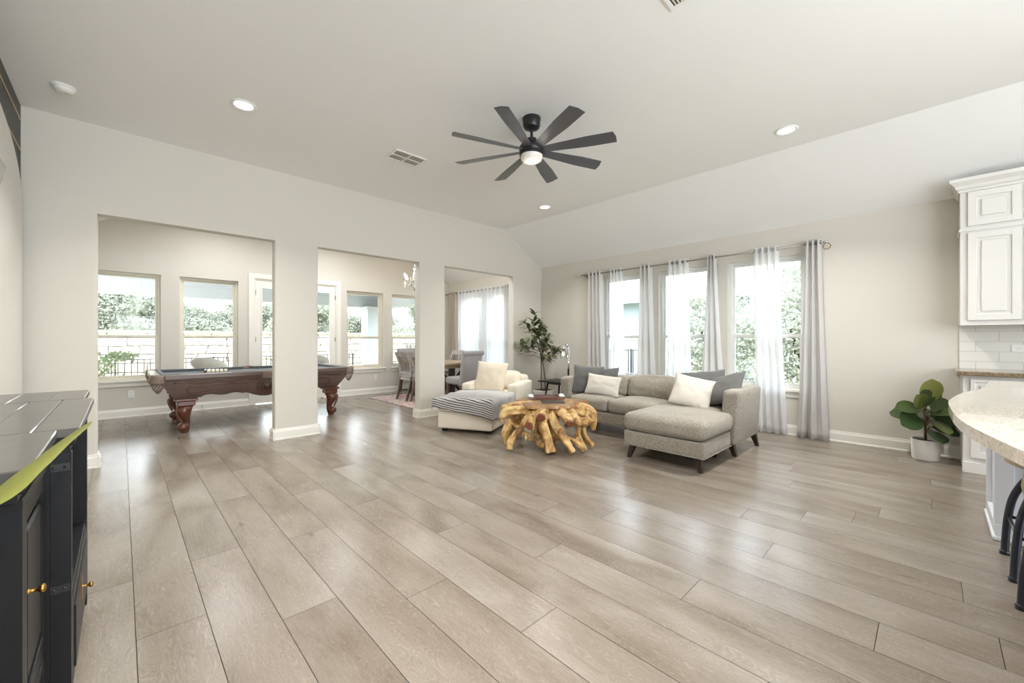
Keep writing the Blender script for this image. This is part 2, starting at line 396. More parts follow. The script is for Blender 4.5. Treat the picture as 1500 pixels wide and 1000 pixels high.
def dup(root, loc, rz, label, group=None):
    def cp(o, par):
        c = o.copy(); C.objects.link(c); c.parent = par
        for ch in o.children: cp(ch, c)
        return c
    r = cp(root, None); r.location = loc; r.rotation_euler = (0, 0, rz); r['label'] = label
    if group: r['group'] = group
    return r
def bevel_mod(o, w_, seg=2):
    m = o.modifiers.new('bevel', 'BEVEL'); m.width = w_; m.segments = seg; m.limit_method = 'ANGLE'; return o

# ------------------------------------------------------------------ room shell
XL, XR, YF, YB, ZC, ZP, XC = -.63, 6.17, 5.525, 8.79, 3.26, 2.67, 5.13
T1 = .14
YN = -5.0
# floor: individual planks, 231 mm wide, running towards the pool room
bm = bm_new(); lay = bm.loops.layers.color.new('seed'); rnd = random.Random(4)
box(bm, -1.0, 6.4, YN - .2, 9.0, -.2, -.003, mat=1)
ph = {-1: 2.81, 0: 2.24, 1: 2.83, 2: 1.96, 3: 2.73, 4: 1.72, 5: 2.95, 7: 1.54, 8: .82, 9: .16, 11: .66, 12: -.10, 13: .92, 14: .62, 16: .26, 19: .92}
PL = 1.76; g = .0013
for k in range(-5, 28):
    x0 = .044 + .231 * k; x1 = x0 + .231; y = ph.get(k, rnd.uniform(0, PL)) - 5 * PL
    while y < 9:
        a, b = max(y, YN - .2), min(y + PL, 9.0)
        if b > a and x1 > -.95 and x0 < 6.3:
            f = bm.faces.new([bm.verts.new(p) for p in ((x0 + g, a + g, 0), (x1 - g, a + g, 0), (x1 - g, b - g, 0), (x0 + g, b - g, 0))]); c = (rnd.random(), rnd.random(), rnd.random(), 1)
            for l in f.loops: l[lay] = c
        y += PL
struct('floor', bm, [M['plank'], M['dark']], 'wide greyish oak plank floor running through the living room and beyond', 'floor', recalc=False)

def wall_x(bm, x0, x1, y0, y1, z1, ops):
    """wall whose faces look along x; openings (ya, yb, za, zb)"""
    ys = y0
    for ya, yb, za, zb in sorted(ops):
        box(bm, x0, x1, ys, ya, 0, z1); box(bm, x0, x1, ya, yb, zb, z1)
        if za > 0: box(bm, x0, x1, ya, yb, 0, za)
        ys = yb
    box(bm, x0, x1, ys, y1, 0, z1)
def wall_y(bm, y0, y1, x0, x1, z1, ops):
    xs = x0
    for xa, xb, za, zb in sorted(ops):
        box(bm, xs, xa, y0, y1, 0, z1); box(bm, xa, xb, y0, y1, zb, z1)
        if za > 0: box(bm, xa, xb, y0, y1, 0, za)
        xs = xb
    box(bm, xs, x1, y0, y1, 0, z1)
WZ0, WZ1 = .58, 2.28
WR = [(1.11, 2.01), (2.14, 3.03), (3.18, 4.07), (6.42, 7.22), (7.42, 8.22)]
WB = [(-.37, .47), (.71, 1.54), (3.51, 4.35), (4.57, 5.41)]
DX0, DX1, DZ = 1.79, 3.30, 2.36
bm = bm_new(); wall_x(bm, XR, XR + .16, YN, 9.0, 2.75, [(a, b, WZ0, WZ1 + .02) for a, b in WR])
struct('wall_right', bm, M['wall'], 'long beige wall with the curtained windows', 'wall')
bm = bm_new(); wall_y(bm, YB, YB + .16, -.99, XR, 3.3, [(a, b, WZ0, WZ1) for a, b in WB] + [(DX0, DX1, 0, DZ)])
struct('wall_back', bm, M['wall'], 'far beige wall of the pool table room with windows and glass doors', 'wall')
# partition with three openings, bullnose corners
OP = [(-.16, 1.34), (1.84, 3.33), (3.81, 5.36)]
bm = bm_new(); ZO = 2.42
def rjamb(bm, x0, x1, z1):
    r = .02; P = []
    for cx, cy, a0 in ((x1 - r, YF + T1 - r, 0), (x0 + r, YF + T1 - r, PI / 2), (x0 + r, YF + r, PI), (x1 - r, YF + r, 1.5 * PI)):
        for i in range(5): a = a0 + PI / 2 * i / 4; P.append((cx + r * math.cos(a), cy + r * math.sin(a)))
    prism(bm, P, 'z', 0, z1)
for a, b in ((XL - .2, OP[0][0]), (OP[0][1], OP[1][0]), (OP[1][1], OP[2][0]), (OP[2][1], XR)): rjamb(bm, a, b, ZO)
prism(bm, [(XL - .2, ZO), (XR, ZO), (XR, ZP + .04), (XC, ZC + .04), (XL - .2, ZC + .04)], 'y', YF, YF + T1)
struct('wall_partition', bm, M['wall'], 'beige wall with three tall openings into the next room', 'wall')
bm = bm_new(); box(bm, XL - .16, XL, YN, YF, 0, ZC + .05); struct('wall_left', bm, M['blackwall'], 'left wall of black painted boards', 'wall')
bm = bm_new(); box(bm, -.99, -.83, YF + T1, YB, 0, 3.3); struct('wall_pool_room', bm, M['wall'], 'left side wall of the pool table room', 'wall')
bm = bm_new(); box(bm, XL - .16, XR + .16, YN - .16, YN, 0, ZC + .05); struct('wall_front', bm, M['wall'], 'wall behind the kitchen', 'wall')
# ceilings
bm = bm_new(); prism(bm, [(XL - .2, ZC), (XC, ZC), (XR + .16, ZP - .09), (XR + .16, ZP + .1), (XC, ZC + .2), (XL - .2, ZC + .2)], 'y', YN - .2, YF + .07)
struct('ceiling', bm, M['ceil'], 'white textured ceiling sloping down over the window wall', 'ceiling')
bm = bm_new(); prism(bm, [(-.99, ZP - .09), (.19, ZC), (XC, ZC), (XR + .16, ZP - .09), (XR + .16, ZP + .1), (XC, ZC + .2), (.19, ZC + .2), (-.99, ZP + .1)], 'y', YF + .07, YB + .2)
struct('ceiling_far', bm, M['ceil'], 'white ceiling of the pool table and dining room', 'ceiling')
# baseboards
def baseb(name, runs, label):
    bm = bm_new(); pr = [(0, 0), (.022, 0), (.022, .012), (.016, .022), (.016, .095), (.013, .105), (.009, .108), (.006, .128), (0, .13)]
    for (xa, ya), (xb, yb) in runs:   # room side is left of the direction a->b
        d = Vector((xb - xa, yb - ya, 0)); L = d.length; d.normalize(); nrm = Vector((-d.y, d.x, 0))
        loft(bm, [[Vector((x, y, 0)) + nrm * p + Vector((0, 0, z)) for p, z in pr] for x, y in ((xa, ya), (xb, yb))], smooth=False)
    struct(name, bm, M['trim'], label, 'baseboard')
e = .022
baseb('baseboard_right', [((XR, -.2), (XR, YF))], 'white baseboard under the curtained windows')
baseb('baseboard_dining', [((XR, YF + T1), (XR, YB))], 'white baseboard under the dining room curtains')
baseb('baseboard_back', [((XR, YB), (3.38, YB)), ((1.70, YB), (-.83, YB))], 'white baseboard along the far wall')
def wrap(x0, x1): return [((x1 + e, YF), (x0 - e, YF)), ((x0, YF - e), (x0, YF + T1 + e)), ((x0 - e, YF + T1), (x1 + e, YF + T1)), ((x1, YF + T1 + e), (x1, YF - e))]
baseb('baseboard_column', wrap(*(OP[0][1], OP[1][0])), 'white baseboard round the foot of the left column')
baseb('baseboard_pier', wrap(*(OP[1][1], OP[2][0])), 'white baseboard round the pier behind the cream lounge chair')
baseb('baseboard_jamb', [((OP[0][0] + e, YF), (XL, YF)), ((OP[0][0], YF + T1 + e), (OP[0][0], YF - e))], 'white baseboard at the left end of the partition')
baseb('baseboard_corner', [((XR, YF), (OP[2][1] - e, YF)), ((OP[2][1], YF - e), (OP[2][1], YF + T1 + e))], 'white baseboard in the corner behind the tall plant')
baseb('baseboard_pool', [((-.83, YB), (-.83, YF + T1))], 'white baseboard at the left of the pool table room')

def window(n, axis, a, b, z0, z1, wallf, mat, sill=True, label=''):
    """double hung window; wallf = room-side face of the wall; outward is +"""
    c = (a + b) / 2
    R_ = sroot('window_%d' % n, label, 'window', (c, wallf, z0) if axis == 'y' else (wallf, c, z0))
    def B(bm, u0, u1, d0, d1, z0_, z1_, bev=0):
        if axis == 'y': box(bm, u0, u1, wallf + d0, wallf + d1, z0_, z1_, bev)
        else: box(bm, wallf + d0, wallf + d1, u0, u1, z0_, z1_, bev)
    def ring(bm, u0, u1, za, zb, wd, d0, d1):
        B(bm, u0, u0 + wd, d0, d1, za, zb); B(bm, u1 - wd, u1, d0, d1, za, zb); B(bm, u0 + wd, u1 - wd, d0, d1, zb - wd, zb); B(bm, u0 + wd, u1 - wd, d0, d1, za, za + wd)
    mid = 1.26
    bm = bm_new(); ring(bm, a, b, z0, z1, .035, .07, .15); obj('window_frame', bm, mat, R_, True)
    bm = bm_new(); ring(bm, a + .03, b - .03, mid - .02, z1 - .03, .035, .11, .135); obj('upper_sash', bm, mat, R_, True)
    bm = bm_new(); ring(bm, a + .03, b - .03, z0 + .03, mid + .03, .04, .08, .11); B(bm, c - .05, c + .05, .068, .08, mid + .01, mid + .025); obj('lower_sash', bm, mat, R_, True)
    bm = bm_new(); B(bm, a + .06, b - .06, .12, .125, mid + .01, z1 - .06); obj('glass_pane', bm, M['glass'], R_, True)
    bm = bm_new(); B(bm, a + .06, b - .06, .092, .097, z0 + .06, mid); obj('glass_pane', bm, M['glass'], R_, True)
    if sill:
        bm = bm_new(); B(bm, a - .05, b + .05, -.045, .07, z0 - .03, z0 + .002, .004); obj('window_sill', bm, M['trim'], R_, True)
        bm = bm_new(); B(bm, a - .02, b + .02, -.018, .0, z0 - .10, z0 - .03, .004); obj('apron', bm, M['trim'], R_, True)
    return R_
lab = ['left double hung window behind the pool table', 'double hung window between the left window and the glass doors', 'double hung window right of the glass doors', 'double hung window behind the slat back dining chairs']
for i, (a, b) in enumerate(WB): window(i + 1, 'y', a, b, WZ0, WZ1, YB, M['vinyl'], label=lab[i])
lab = ['right window behind the sofa, framing the hedge', 'middle window behind the sofa', 'left window behind the sofa, showing the neighbouring house', 'right window behind the dining room sheers', 'left window behind the dining room sheers']
for i, (a, b) in enumerate(WR): window(i + 5, 'x', a, b, WZ0, WZ1 + .02, XR, M['vinylw'], label=lab[i])

# french doors
D = sroot('door_1', 'white double glass patio doors in a white casing', 'door', (2.54, YB, 0))
bm = bm_new()
for x0, x1, z0, z1 in ((1.70, 1.79, 0, DZ), (3.30, 3.385, 0, DZ), (1.70, 3.385, DZ, 2.45)): box(bm, x0, x1, YB - .02, YB, z0, z1, .004)
for x0, x1, z0, z1 in ((1.79, 1.81, 0, 2.34), (3.28, 3.30, 0, 2.34), (1.79, 3.30, 2.34, DZ)): box(bm, x0, x1, YB, YB + .14, z0, z1)
obj('door_casing', bm, M['trim'], D, True)
for hx, x0, x1, hs in ((0, 1.812, 2.542, 1), (1, 2.546, 3.278, -1)):
    bm = bm_new(); s = .115
    box(bm, x0, x0 + s, YB + .02, YB + .06, .02, 2.335); box(bm, x1 - s, x1, YB + .02, YB + .06, .02, 2.335)
    box(bm, x0 + s, x1 - s, YB + .02, YB + .06, 2.19, 2.335); box(bm, x0 + s, x1 - s, YB + .02, YB + .06, .02, .28)
    for p0, p1, q0, q1 in ((x0 + s - .02, x0 + s, .26, 2.21), (x1 - s, x1 - s + .02, .26, 2.21), (x0 + s, x1 - s, 2.19, 2.21), (x0 + s, x1 - s, .26, .28)): box(bm, p0, p1, YB + .008, YB + .02, q0, q1)
    L = obj('door_leaf', bm, M['trim'], D, True)
    bm = bm_new(); box(bm, x0 + s - .005, x1 - s + .005, YB + .037, YB + .043, .27, 2.2); obj('glass_pane', bm, M['glass'], L).location = -D.location
    hxp = x0 + .002 if hs == 1 else x1 - .002
    for z in (.3, 1.22, 2.1):
        bm = bm_new(); box(bm, hxp - .008, hxp + .008, YB - .001, YB + .02, z - .045, z + .045); obj('hinge', bm, M['nickel'], L).location = -D.location
bm = bm_new(); box(bm, 2.49, 2.53, YB - .0, YB + .02, .9, 1.12); tube(bm, [(2.51, YB, 1.02), (2.51, YB - .05, 1.02), (2.40, YB - .05, 1.02)], .009, 8); obj('door_handle', bm, M['nickel'], D, True)

# left wall dressing: gold lines between boards and the white arch
bm = bm_new()
for i in range(12):
    z = 3.125 - .262 * i; box(bm, XL, XL + .004, YN, YF, z - .007, z + .007)
obj('board_line', bm, M['gold'], bpy.data.objects['wall_left'])['label'] = 'thin gold lines between the black boards'
bm = bm_new(); y1 = 5.42; y0 = 1.6; zs = 2.30; P = [(y0, 0), (y1, 0)]
for i in range(25):
    t = (PI / 2) * i / 24; P.append((y1 - 1.9 + 1.9 * math.cos(t) ** .8, zs + .64 * math.sin(t) ** .8))
P += [(y0, zs + .64)]
prism(bm, P, 'x', XL + .004, XL + .02); obj('arch_panel', bm, M['panelw'], bpy.data.objects['wall_left'])['label'] = 'white arched panel'
mr = thing('wall_mirror', 'angular mirror hanging on the white arch of the left wall', 'mirror', (XL + .02, 3.78, 2.2))
bm = bm_new(); P = [(4.30, 2.56), (4.86, 2.60), (5.085, 2.575), (4.84, 2.36), (4.45, 1.95), (4.0, 2.1)]
P = [(4.555, 2.435), (4.12, 2.05), (3.42, 2.05), (3.0, 2.435)]
prism(bm, P, 'x', XL + .02, XL + .045); obj('frame', bm, M['black'], mr, True)
bm = bm_new(); cx, cz = 3.78, 2.27; prism(bm, [(cx + (y - cx) * .965, cz + (z - cz) * .94) for y, z in P], 'x', XL + .045, XL + .048); obj('glass', bm, M['mirror'], mr, True)

# ------------------------------------------------------------------ ceiling things
def can(x, y, label, power=20):
    t = thing('recessed_light', label, 'ceiling light', (x, y, ZC), 0, 'recessed ceiling lights')
    bm = bm_new(); lathe(bm, [(.098, 0), (.098, -.004), (.09, -.009), (.078, -.010), (.070, -.004), (.068, 0)], 40, cap=False); obj('trim_ring', bm, M['white'], t)
    bm = bm_new(); lathe(bm, [(.07, -.002), (.07, -.005)], 36); obj('diffuser', bm, M['lens'], t)
    light('downlight', 'AREA', (x, y, ZC - .03), power, (1, .97, .93), (0, 0, 0), .14, spread=2.1).data.shape = 'DISK'
can(.769, 4.162, 'round recessed light at the left above the column wall')
can(4.67, .989, 'round recessed light at the right above the window wall')
can(4.698, 4.145, 'small looking round recessed light beyond the ceiling fan', 15)
light('downlight_over_camera', 'AREA', (.769, .989, ZC - .03), 34, (1, .97, .93), (0, 0, 0), .14, spread=2.1).data.shape = 'DISK'
def vent(x, y, label, rz=0):
    t = thing('ceiling_vent', label, 'vent', (x, y, ZC), rz, 'ceiling air vents')
    bm = bm_new(); w_, h_ = .19, .13
    for a in ((-w_, w_, -h_, -h_ + .022), (-w_, w_, h_ - .022, h_), (-w_, -w_ + .022, -h_ + .022, h_ - .022), (w_ - .022, w_, -h_ + .022, h_ - .022), (-.008, .008, -h_ + .022, h_ - .022), (-w_ + .02, w_ - .02, -.008, .008)): box(bm, *a, -.008, 0)
    obj('vent_frame', bm, M['white'], t)
    bm = bm_new()
    for sx in (-1, 1):
        for i in range(8):
            x0 = sx * (.02 + i * .019) - (.003); box(bm, x0, x0 + .006, -h_ + .022, h_ - .022, -.006, -.001)
    obj('louvre', bm, M['vinyl'], t)
    bm = bm_new(); box(bm, -w_ + .01, w_ - .01, -h_ + .01, h_ - .01, -.002, -.0005); obj('duct_opening', bm, M['iron'], t)
vent(2.31, 4.11, 'white ceiling air vent left of the ceiling fan')
vent(2.325, .93, 'white ceiling air vent cut by the top edge of the picture', PI / 2)
t = thing('smoke_detector', 'round white smoke detector near the left wall', 'smoke detector', (-.334, 4.87, ZC))
bm = bm_new(); lathe(bm, [(.072, 0), (.072, -.012), (.066, -.016)], 36); obj('base', bm, M['white'], t)
bm = bm_new(); lathe(bm, [(.06, -.016), (.064, -.022), (.056, -.04), (.03, -.048), (.0, -.048)], 36, cap=False); obj('cover', bm, M['white'], t)
bm = bm_new(); lathe(bm, [(.014, -.046), (.014, -.051), (.010, -.052)], 16, (.022, -.015, 0)); obj('button', bm, M['vinyl'], t)

fan = thing('ceiling_fan', 'black ceiling fan with eight blades and a round light', 'ceiling fan', (2.73, 2.57, ZC))
bm = bm_new(); lathe(bm, [(.084, 0), (.084, -.022), (.08, -.024), (.08, -.07), (.07, -.09), (.03, -.105)], 36); ao(obj('canopy', bm, M['black'], fan))
bm = bm_new(); lathe(bm, [(.013, -.1), (.013, -.2)], 16); lathe(bm, [(.045, -.19), (.045, -.225), (.06, -.245)], 24); ao(obj('downrod', bm, M['black'], fan))
bm = bm_new(); lathe(bm, [(.06, -.235), (.10, -.25), (.115, -.27), (.115, -.30), (.105, -.318), (.112, -.325), (.112, -.345), (.1, -.348)], 40); ao(obj('motor_housing', bm, M['black'], fan))
bm = bm_new(); lathe(bm, [(.102, -.345), (.102, -.36), (.094, -.385), (.07, -.40), (.035, -.407), (0, -.409)], 40, cap=False); obj('light_globe', bm, M['globe'], fan)
light('fan_lamp', 'POINT', (2.73, 2.57, ZC - .47), .6, (1, .94, .86), radius=.09)
M['blade'] = simple('fan_blade', rgb(84, 84, 88), .3, var=.12)
for k in range(8):
    bm = bm_new(); rings = []
    for i in range(9):
        s = i / 8; r = .09 + .67 * s; wd = .038 + .028 * min(1, s * 1.6); ct = .0 if i < 8 else .0
        tw = math.radians(-13)
        rings.append([(r - (.02 if (i == 8 and q < 0) else 0), q * wd * math.cos(tw), q * wd * math.sin(tw) + zz) for q, zz in ((-1, -.002), (0, -.0035), (1, -.002), (1, .002), (0, .004), (-1, .002))])
    loft(bm, rings, smooth=False)
    o = obj('blade', bm, M['blade'], fan); o.location = (0, 0, -.30); o.rotation_euler = (0, 0, math.radians(25.6 + 45 * k))

# ------------------------------------------------------------------ outlets
def outlet(loc, axis, label):
    t = thing('wall_outlet', label, 'outlet', loc, 0 if axis == 'y' else -PI / 2)
    bm = bm_new(); box(bm, -.036, .036, -.006, 0, -.058, .058, .002); obj('cover_plate', bm, M['white'], t)
    for z in (-.022, .022):
        bm = bm_new(); box(bm, -.017, .017, -.009, -.006, z - .014, z + .014, .002)
        for x in (-.006, .006): box(bm, x - .0012, x + .0012, -.0095, -.009, z - .006, z + .006, mat=1)
        obj('socket', bm, [M['white'], M['iron']], t)
outlet((.115, YB, .357), 'y', 'white outlet under the left window behind the pool table')
outlet((4.165, YB, .366), 'y', 'white outlet under the window right of the glass doors')
t = thing('door_stop', 'small spring door stop on the baseboard behind the pool table', 'door stop', (1.02, YB - .016, .07))
bm = bm_new(); tube(bm, [(0, 0, 0), (0, -.06, 0)], .006, 8); lathe(bm, [(.012, 0), (.012, .004)], 10); obj('spring', bm, M['nickel'], t)
bm = bm_new(); ball(bm, (0, -.065, 0), .011); obj('tip', bm, M['white'], t)

# ------------------------------------------------------------------ sectional sofa
sofa = thing('sectional_sofa', 'taupe tweed sectional sofa with a chaise at its right end', 'sofa', (4.7, 2.5, 0))
bm = bm_new(); soft(bm, 4.47, 5.28, 1.46, 3.62, .135, .285, .02, n=6); ao(obj('base', bm, M['sofa'], sofa, True))
bm = bm_new(); soft(bm, 3.77, 4.475, 1.425, 2.235, .135, .285, .018, n=6); ao(obj('chaise_base', bm, M['sofa'], sofa, True))
bm = bm_new()
tube(bm, [(4.47, 1.422, .14), (3.768, 1.422, .14), (3.768, 2.238, .14), (4.47, 2.238, .14)], .005, 6); obj('piping', bm, M['sofa'], sofa, True)
def armskew(sgn):
    def f(p, un):
        p.y += sgn * .035 * (un[2] + 1) / 2 * 1.0; p.x += .05 * (un[2] + 1) / 2 * (1 - un[0]) / 2 * (.2); p.z += -.0 * un[0]
        return p
    return f
bm = bm_new(); soft(bm, 4.50, 5.31, 1.395, 1.555, .135, .69, .03, (.0, .012, .012), 16, skew=armskew(-1)); ao(obj('armrest', bm, M['sofa'], sofa, True), 60)
bm = bm_new(); soft(bm, 4.50, 5.31, 3.50, 3.66, .135, .69, .03, (.0, .012, .012), 16, skew=armskew(1)); ao(obj('armrest', bm, M['sofa'], sofa, True), 60)
bm = bm_new(); soft(bm, 5.12, 5.31, 1.56, 3.50, .135, .69, .035, (.01, 0, .005), 12); ao(obj('backrest', bm, M['sofa'], sofa, True), 60)
bm = bm_new(); soft(bm, 4.46, 5.12, 2.89, 3.49, .285, .455, .05, (.02, .005, .03), 18, .004, 1); obj('seat_cushion', bm, M['sofa'], sofa, True)
bm = bm_new(); soft(bm, 4.46, 5.12, 2.24, 2.88, .285, .455, .05, (.02, .005, .03), 18, .004, 2); obj('seat_cushion', bm, M['sofa'], sofa, True)
bm = bm_new(); soft(bm, 3.755, 4.55, 1.42, 2.24, .287, .465, .06, (.02, .012, .028), 22, .004, 3); soft(bm, 4.45, 5.12, 1.57, 2.23, .287, .462, .05, (0, 0, .02), 18, .004, 4); obj('chaise_cushion', bm, M['sofa'], sofa, True)
def bk(y0, y1, z1, seed, dx=0, wr=.013):
    bm = bm_new()
    def sk(p, un): p.x += .07 * (un[2] + 1) / 2; return p
    soft(bm, 4.90 + dx, 5.07 + dx, y0, y1, .45, z1, .06, (.05, .01, .03), 22, wr, seed, sk); obj('back_cushion', bm, M['sofa'], sofa, True)
bk(2.87, 3.50, .70, 11); bk(2.16, 2.87, .725, 22); bk(1.57, 2.15, .745, 33)
for x, y, sx, sy in ((3.83, 2.17, -1, 1), (3.83, 1.49, -1, -1), (4.59, 1.45, 1, -1), (5.24, 1.42, 1, -1), (4.56, 3.58, -1, 1), (5.24, 3.58, 1, 1), (4.42, 1.55, 1, 1), (4.55, 2.3, -1, 1)):
    bm = bm_new(); loft(bm, [[(sx * k + a * w_, sy * k + b * w_, z) for a, b in ((-1, -1), (1, -1), (1, 1), (-1, 1))] for z, w_, k in ((.14, .03, -.012), (0, .018, .022))], smooth=False)
    o = obj('leg', bm, M['espresso'], sofa); o.location = (x - 4.7, y - 2.5, 0)

def throw(name, label, loc, size, thick, yaw, lean, roll, mat, seed, group=None, cat='pillow'):
    """yaw = heading of the pillow's face normal, lean = backward tilt"""
    bm = pillow_bm(size[0], size[1], thick, 20, seed)
    R_ = Matrix.Rotation(yaw - PI / 2, 4, 'Z') @ Matrix.Rotation(lean, 4, 'X') @ Matrix.Rotation(roll, 4, 'Y')
    bm.transform(R_); o = obj(name, bm, mat); o.location = loc; tag(o, label, cat, group); return o
rd = math.radians
throw('throw_pillow', 'charcoal pillow leaning on the left armrest of the sofa', (4.74, 3.37, .655), (.43, .41), .15, rd(215), rd(18), rd(-4), M['pgrey'], 1, 'pillows on the sofa')
throw('throw_pillow', 'charcoal pillow mostly hidden behind the ivory lumbar pillow', (4.90, 3.20, .645), (.40, .36), .13, rd(190), rd(14), rd(3), M['pgrey'], 2, 'pillows on the sofa')
throw('throw_pillow', 'rectangular ivory lumbar pillow at the left end of the sofa', (4.70, 3.10, .60), (.47, .29), .13, rd(200), rd(22), rd(-6), M['pwhite'], 3, 'pillows on the sofa')
throw('throw_pillow', 'square ivory pillow at the chaise end of the sofa', (4.67, 1.90, .625), (.44, .40), .15, rd(205), rd(32), rd(-14), M['pwhite'], 4, 'pillows on the sofa')
throw('throw_pillow', 'charcoal pillow slouched against the right armrest', (4.83, 1.63, .66), (.50, .40), .15, rd(150), rd(38), rd(22), M['pgrey'], 5, 'pillows on the sofa')
throw('throw_pillow', 'wrinkled charcoal pillow behind the square ivory pillow', (4.93, 1.86, .68), (.48, .38), .15, rd(195), rd(30), rd(8), M['pgrey'], 6, 'pillows on the sofa')

# ------------------------------------------------------------------ cream chaise lounge chair with pillow and throw
ang = math.atan2(.468, .883)
lc = thing('lounge_chair', 'cream upholstered chaise lounge chair beside the root coffee table', 'chair', (3.21, 4.23, 0), ang)
HW = .385
bm = bm_new(); soft(bm, 0, 1.70, -HW, HW, .04, .27, .025, (.01, .005, 0), 12); ao(obj('base', bm, M['cream'], lc), 60)
bm = bm_new(); soft(bm, -.03, 1.36, -HW - .005, HW + .005, .265, .425, .055, (.03, .012, .022), 24, .005, 5); obj('seat_cushion', bm, M['cream'], lc)
for s in (-1, 1):
    bm = bm_new(); y0 = s * (HW - .09); y1 = s * (HW + .06); soft(bm, .86, 1.74, min(y0, y1), max(y0, y1), .265, .55, .03, (.005, .008, .008), 14); obj('armrest', bm, M['cream'], lc)
    bm = bm_new(); soft(bm, .86, 1.74, min(y0, y1) + .005, max(y0, y1) - .005, .04, .262, .02, (0, 0, 0), 6); ao(obj('arm_base', bm, M['cream'], lc), 60)
bm = bm_new(); soft(bm, 1.50, 1.74, -HW - .0, HW + .0, .1, .64, .05, (.01, 0, .01), 12); obj('backrest', bm, M['cream'], lc)
bm = bm_new()
def sk(p, un): p.x += .09 * (un[2] + 1) / 2; return p
soft(bm, 1.28, 1.47, -.31, .31, .42, .70, .06, (.04, .01, .02), 20, .01, 8, sk); obj('back_cushion', bm, M['cream'], lc)
for x, y in ((.08, HW - .07), (.08, -HW + .07), (1.64, HW - .07), (1.64, -HW + .07)):
    bm = bm_new(); box(bm, x - .03, x + .03, y - .03, y + .03, 0, .045); obj('foot', bm, M['dark'], lc)
def L2W(x, y, z): c, s = math.cos(ang), math.sin(ang); return (3.21 + x * c - y * s, 4.23 + x * s + y * c, z)
throw('throw_pillow', 'large cream square pillow standing in the lounge chair', L2W(1.10, .05, .63), (.52, .50), .17, ang + PI, rd(20), rd(-3), M['creamw'], 9)
# blanket
def stripes():
    m = NT('striped_throw'); uv = m.node('ShaderNodeAttribute', attribute_name='UVMap'); s = m.node('ShaderNodeSeparateXYZ'); m.l.new(uv.outputs['Vector'], s.inputs[0])
    w_ = m.math('ADD', s.outputs['X'], m.math('MULTIPLY', m.noise(5, 2), .03))
    f = m.math('FRACT', m.math('MULTIPLY', w_, 42)); st = m.math('GREATER_THAN', f, .55)
    fade = m.ramp(s.outputs['X'], [(.42, (1, 1, 1, 1)), (.62, (.25, .25, .25, 1))])
    k = m.math('MULTIPLY', st, fade)
    m.col(m.mix(k, rgb(196, 193, 188), rgb(78, 76, 78))); m.set(rough=.95); m.bump(m.math('ADD', m.noise(120, 2), f), .3, .003); return m.m
bm = bm_new(); uvl = bm.loops.layers.uv.new('UVMap'); N1, N2 = 60, 64; G = []
top = .462; fx0 = -.045; fy = HW + .028
for i in range(N1 + 1):
    row = []
    for j in range(N2 + 1):
        p = -.36 + 1.20 * i / N1; q = -.66 + 1.22 * j / N2
        a_ = rd(10); x = p * math.cos(a_) + q * math.sin(a_) * .8 + .14 - (.10 * max(0, -q - .3)); y = q * math.cos(a_) * .98 - p * math.sin(a_) * .5 - .02
        x = min(x, .83)
        wv = .006 * math.sin(p * 24 + q * 5) + .009 * noise.noise(Vector((p * 7, q * 7, 3)))
        dz = 0; X, Y = x, y
        if x < fx0: ex = fx0 - x; X = fx0 - .022 * min(1, ex / .03) - .01 * math.sin(q * 26) * min(1, ex * 8); dz = max(dz, ex)
        if y > fy: ey = y - fy; Y = fy + .022 * min(1, ey / .03) + .012 * math.sin(p * 22) * min(1, ey * 8); dz = math.hypot(dz, ey)
        if y < -fy: ey = -fy - y; Y = -fy - .022 * min(1, ey / .03) - .012 * math.sin(p * 22) * min(1, ey * 8); dz = math.hypot(dz, ey)
        b_ = .02 * max(0, 1 - (Y / (HW)) ** 2) * max(0, 1 - ((X - .65) / .72) ** 2)
        z = top - .012 + b_ + (wv if dz < .02 else wv * .3) - dz - .012 * max(0, 1 - max(0, (fx0 + .05 - x)) / .05 if x < fx0 + .05 else 0) * 0
        row.append((bm.verts.new((X, Y, max(z, .1))), (i / N1, j / N2)))
    G.append(row)
for i in range(N1):
    for j in range(N2):
        q = [G[i][j], G[i + 1][j], G[i + 1][j + 1], G[i][j + 1]]; f = bm.faces.new([v for v, _ in q]); f.smooth = True
        for l, (_, uv) in zip(f.loops, q): l[uvl].uv = uv
bm.transform(lc.matrix_basis)
o = obj('throw_blanket', bm, stripes(), recalc=True); m_ = o.modifiers.new('thick', 'SOLIDIFY'); m_.thickness = .006; m_.offset = 0
tag(o, 'grey and white striped throw blanket draped over the foot of the lounge chair', 'blanket')
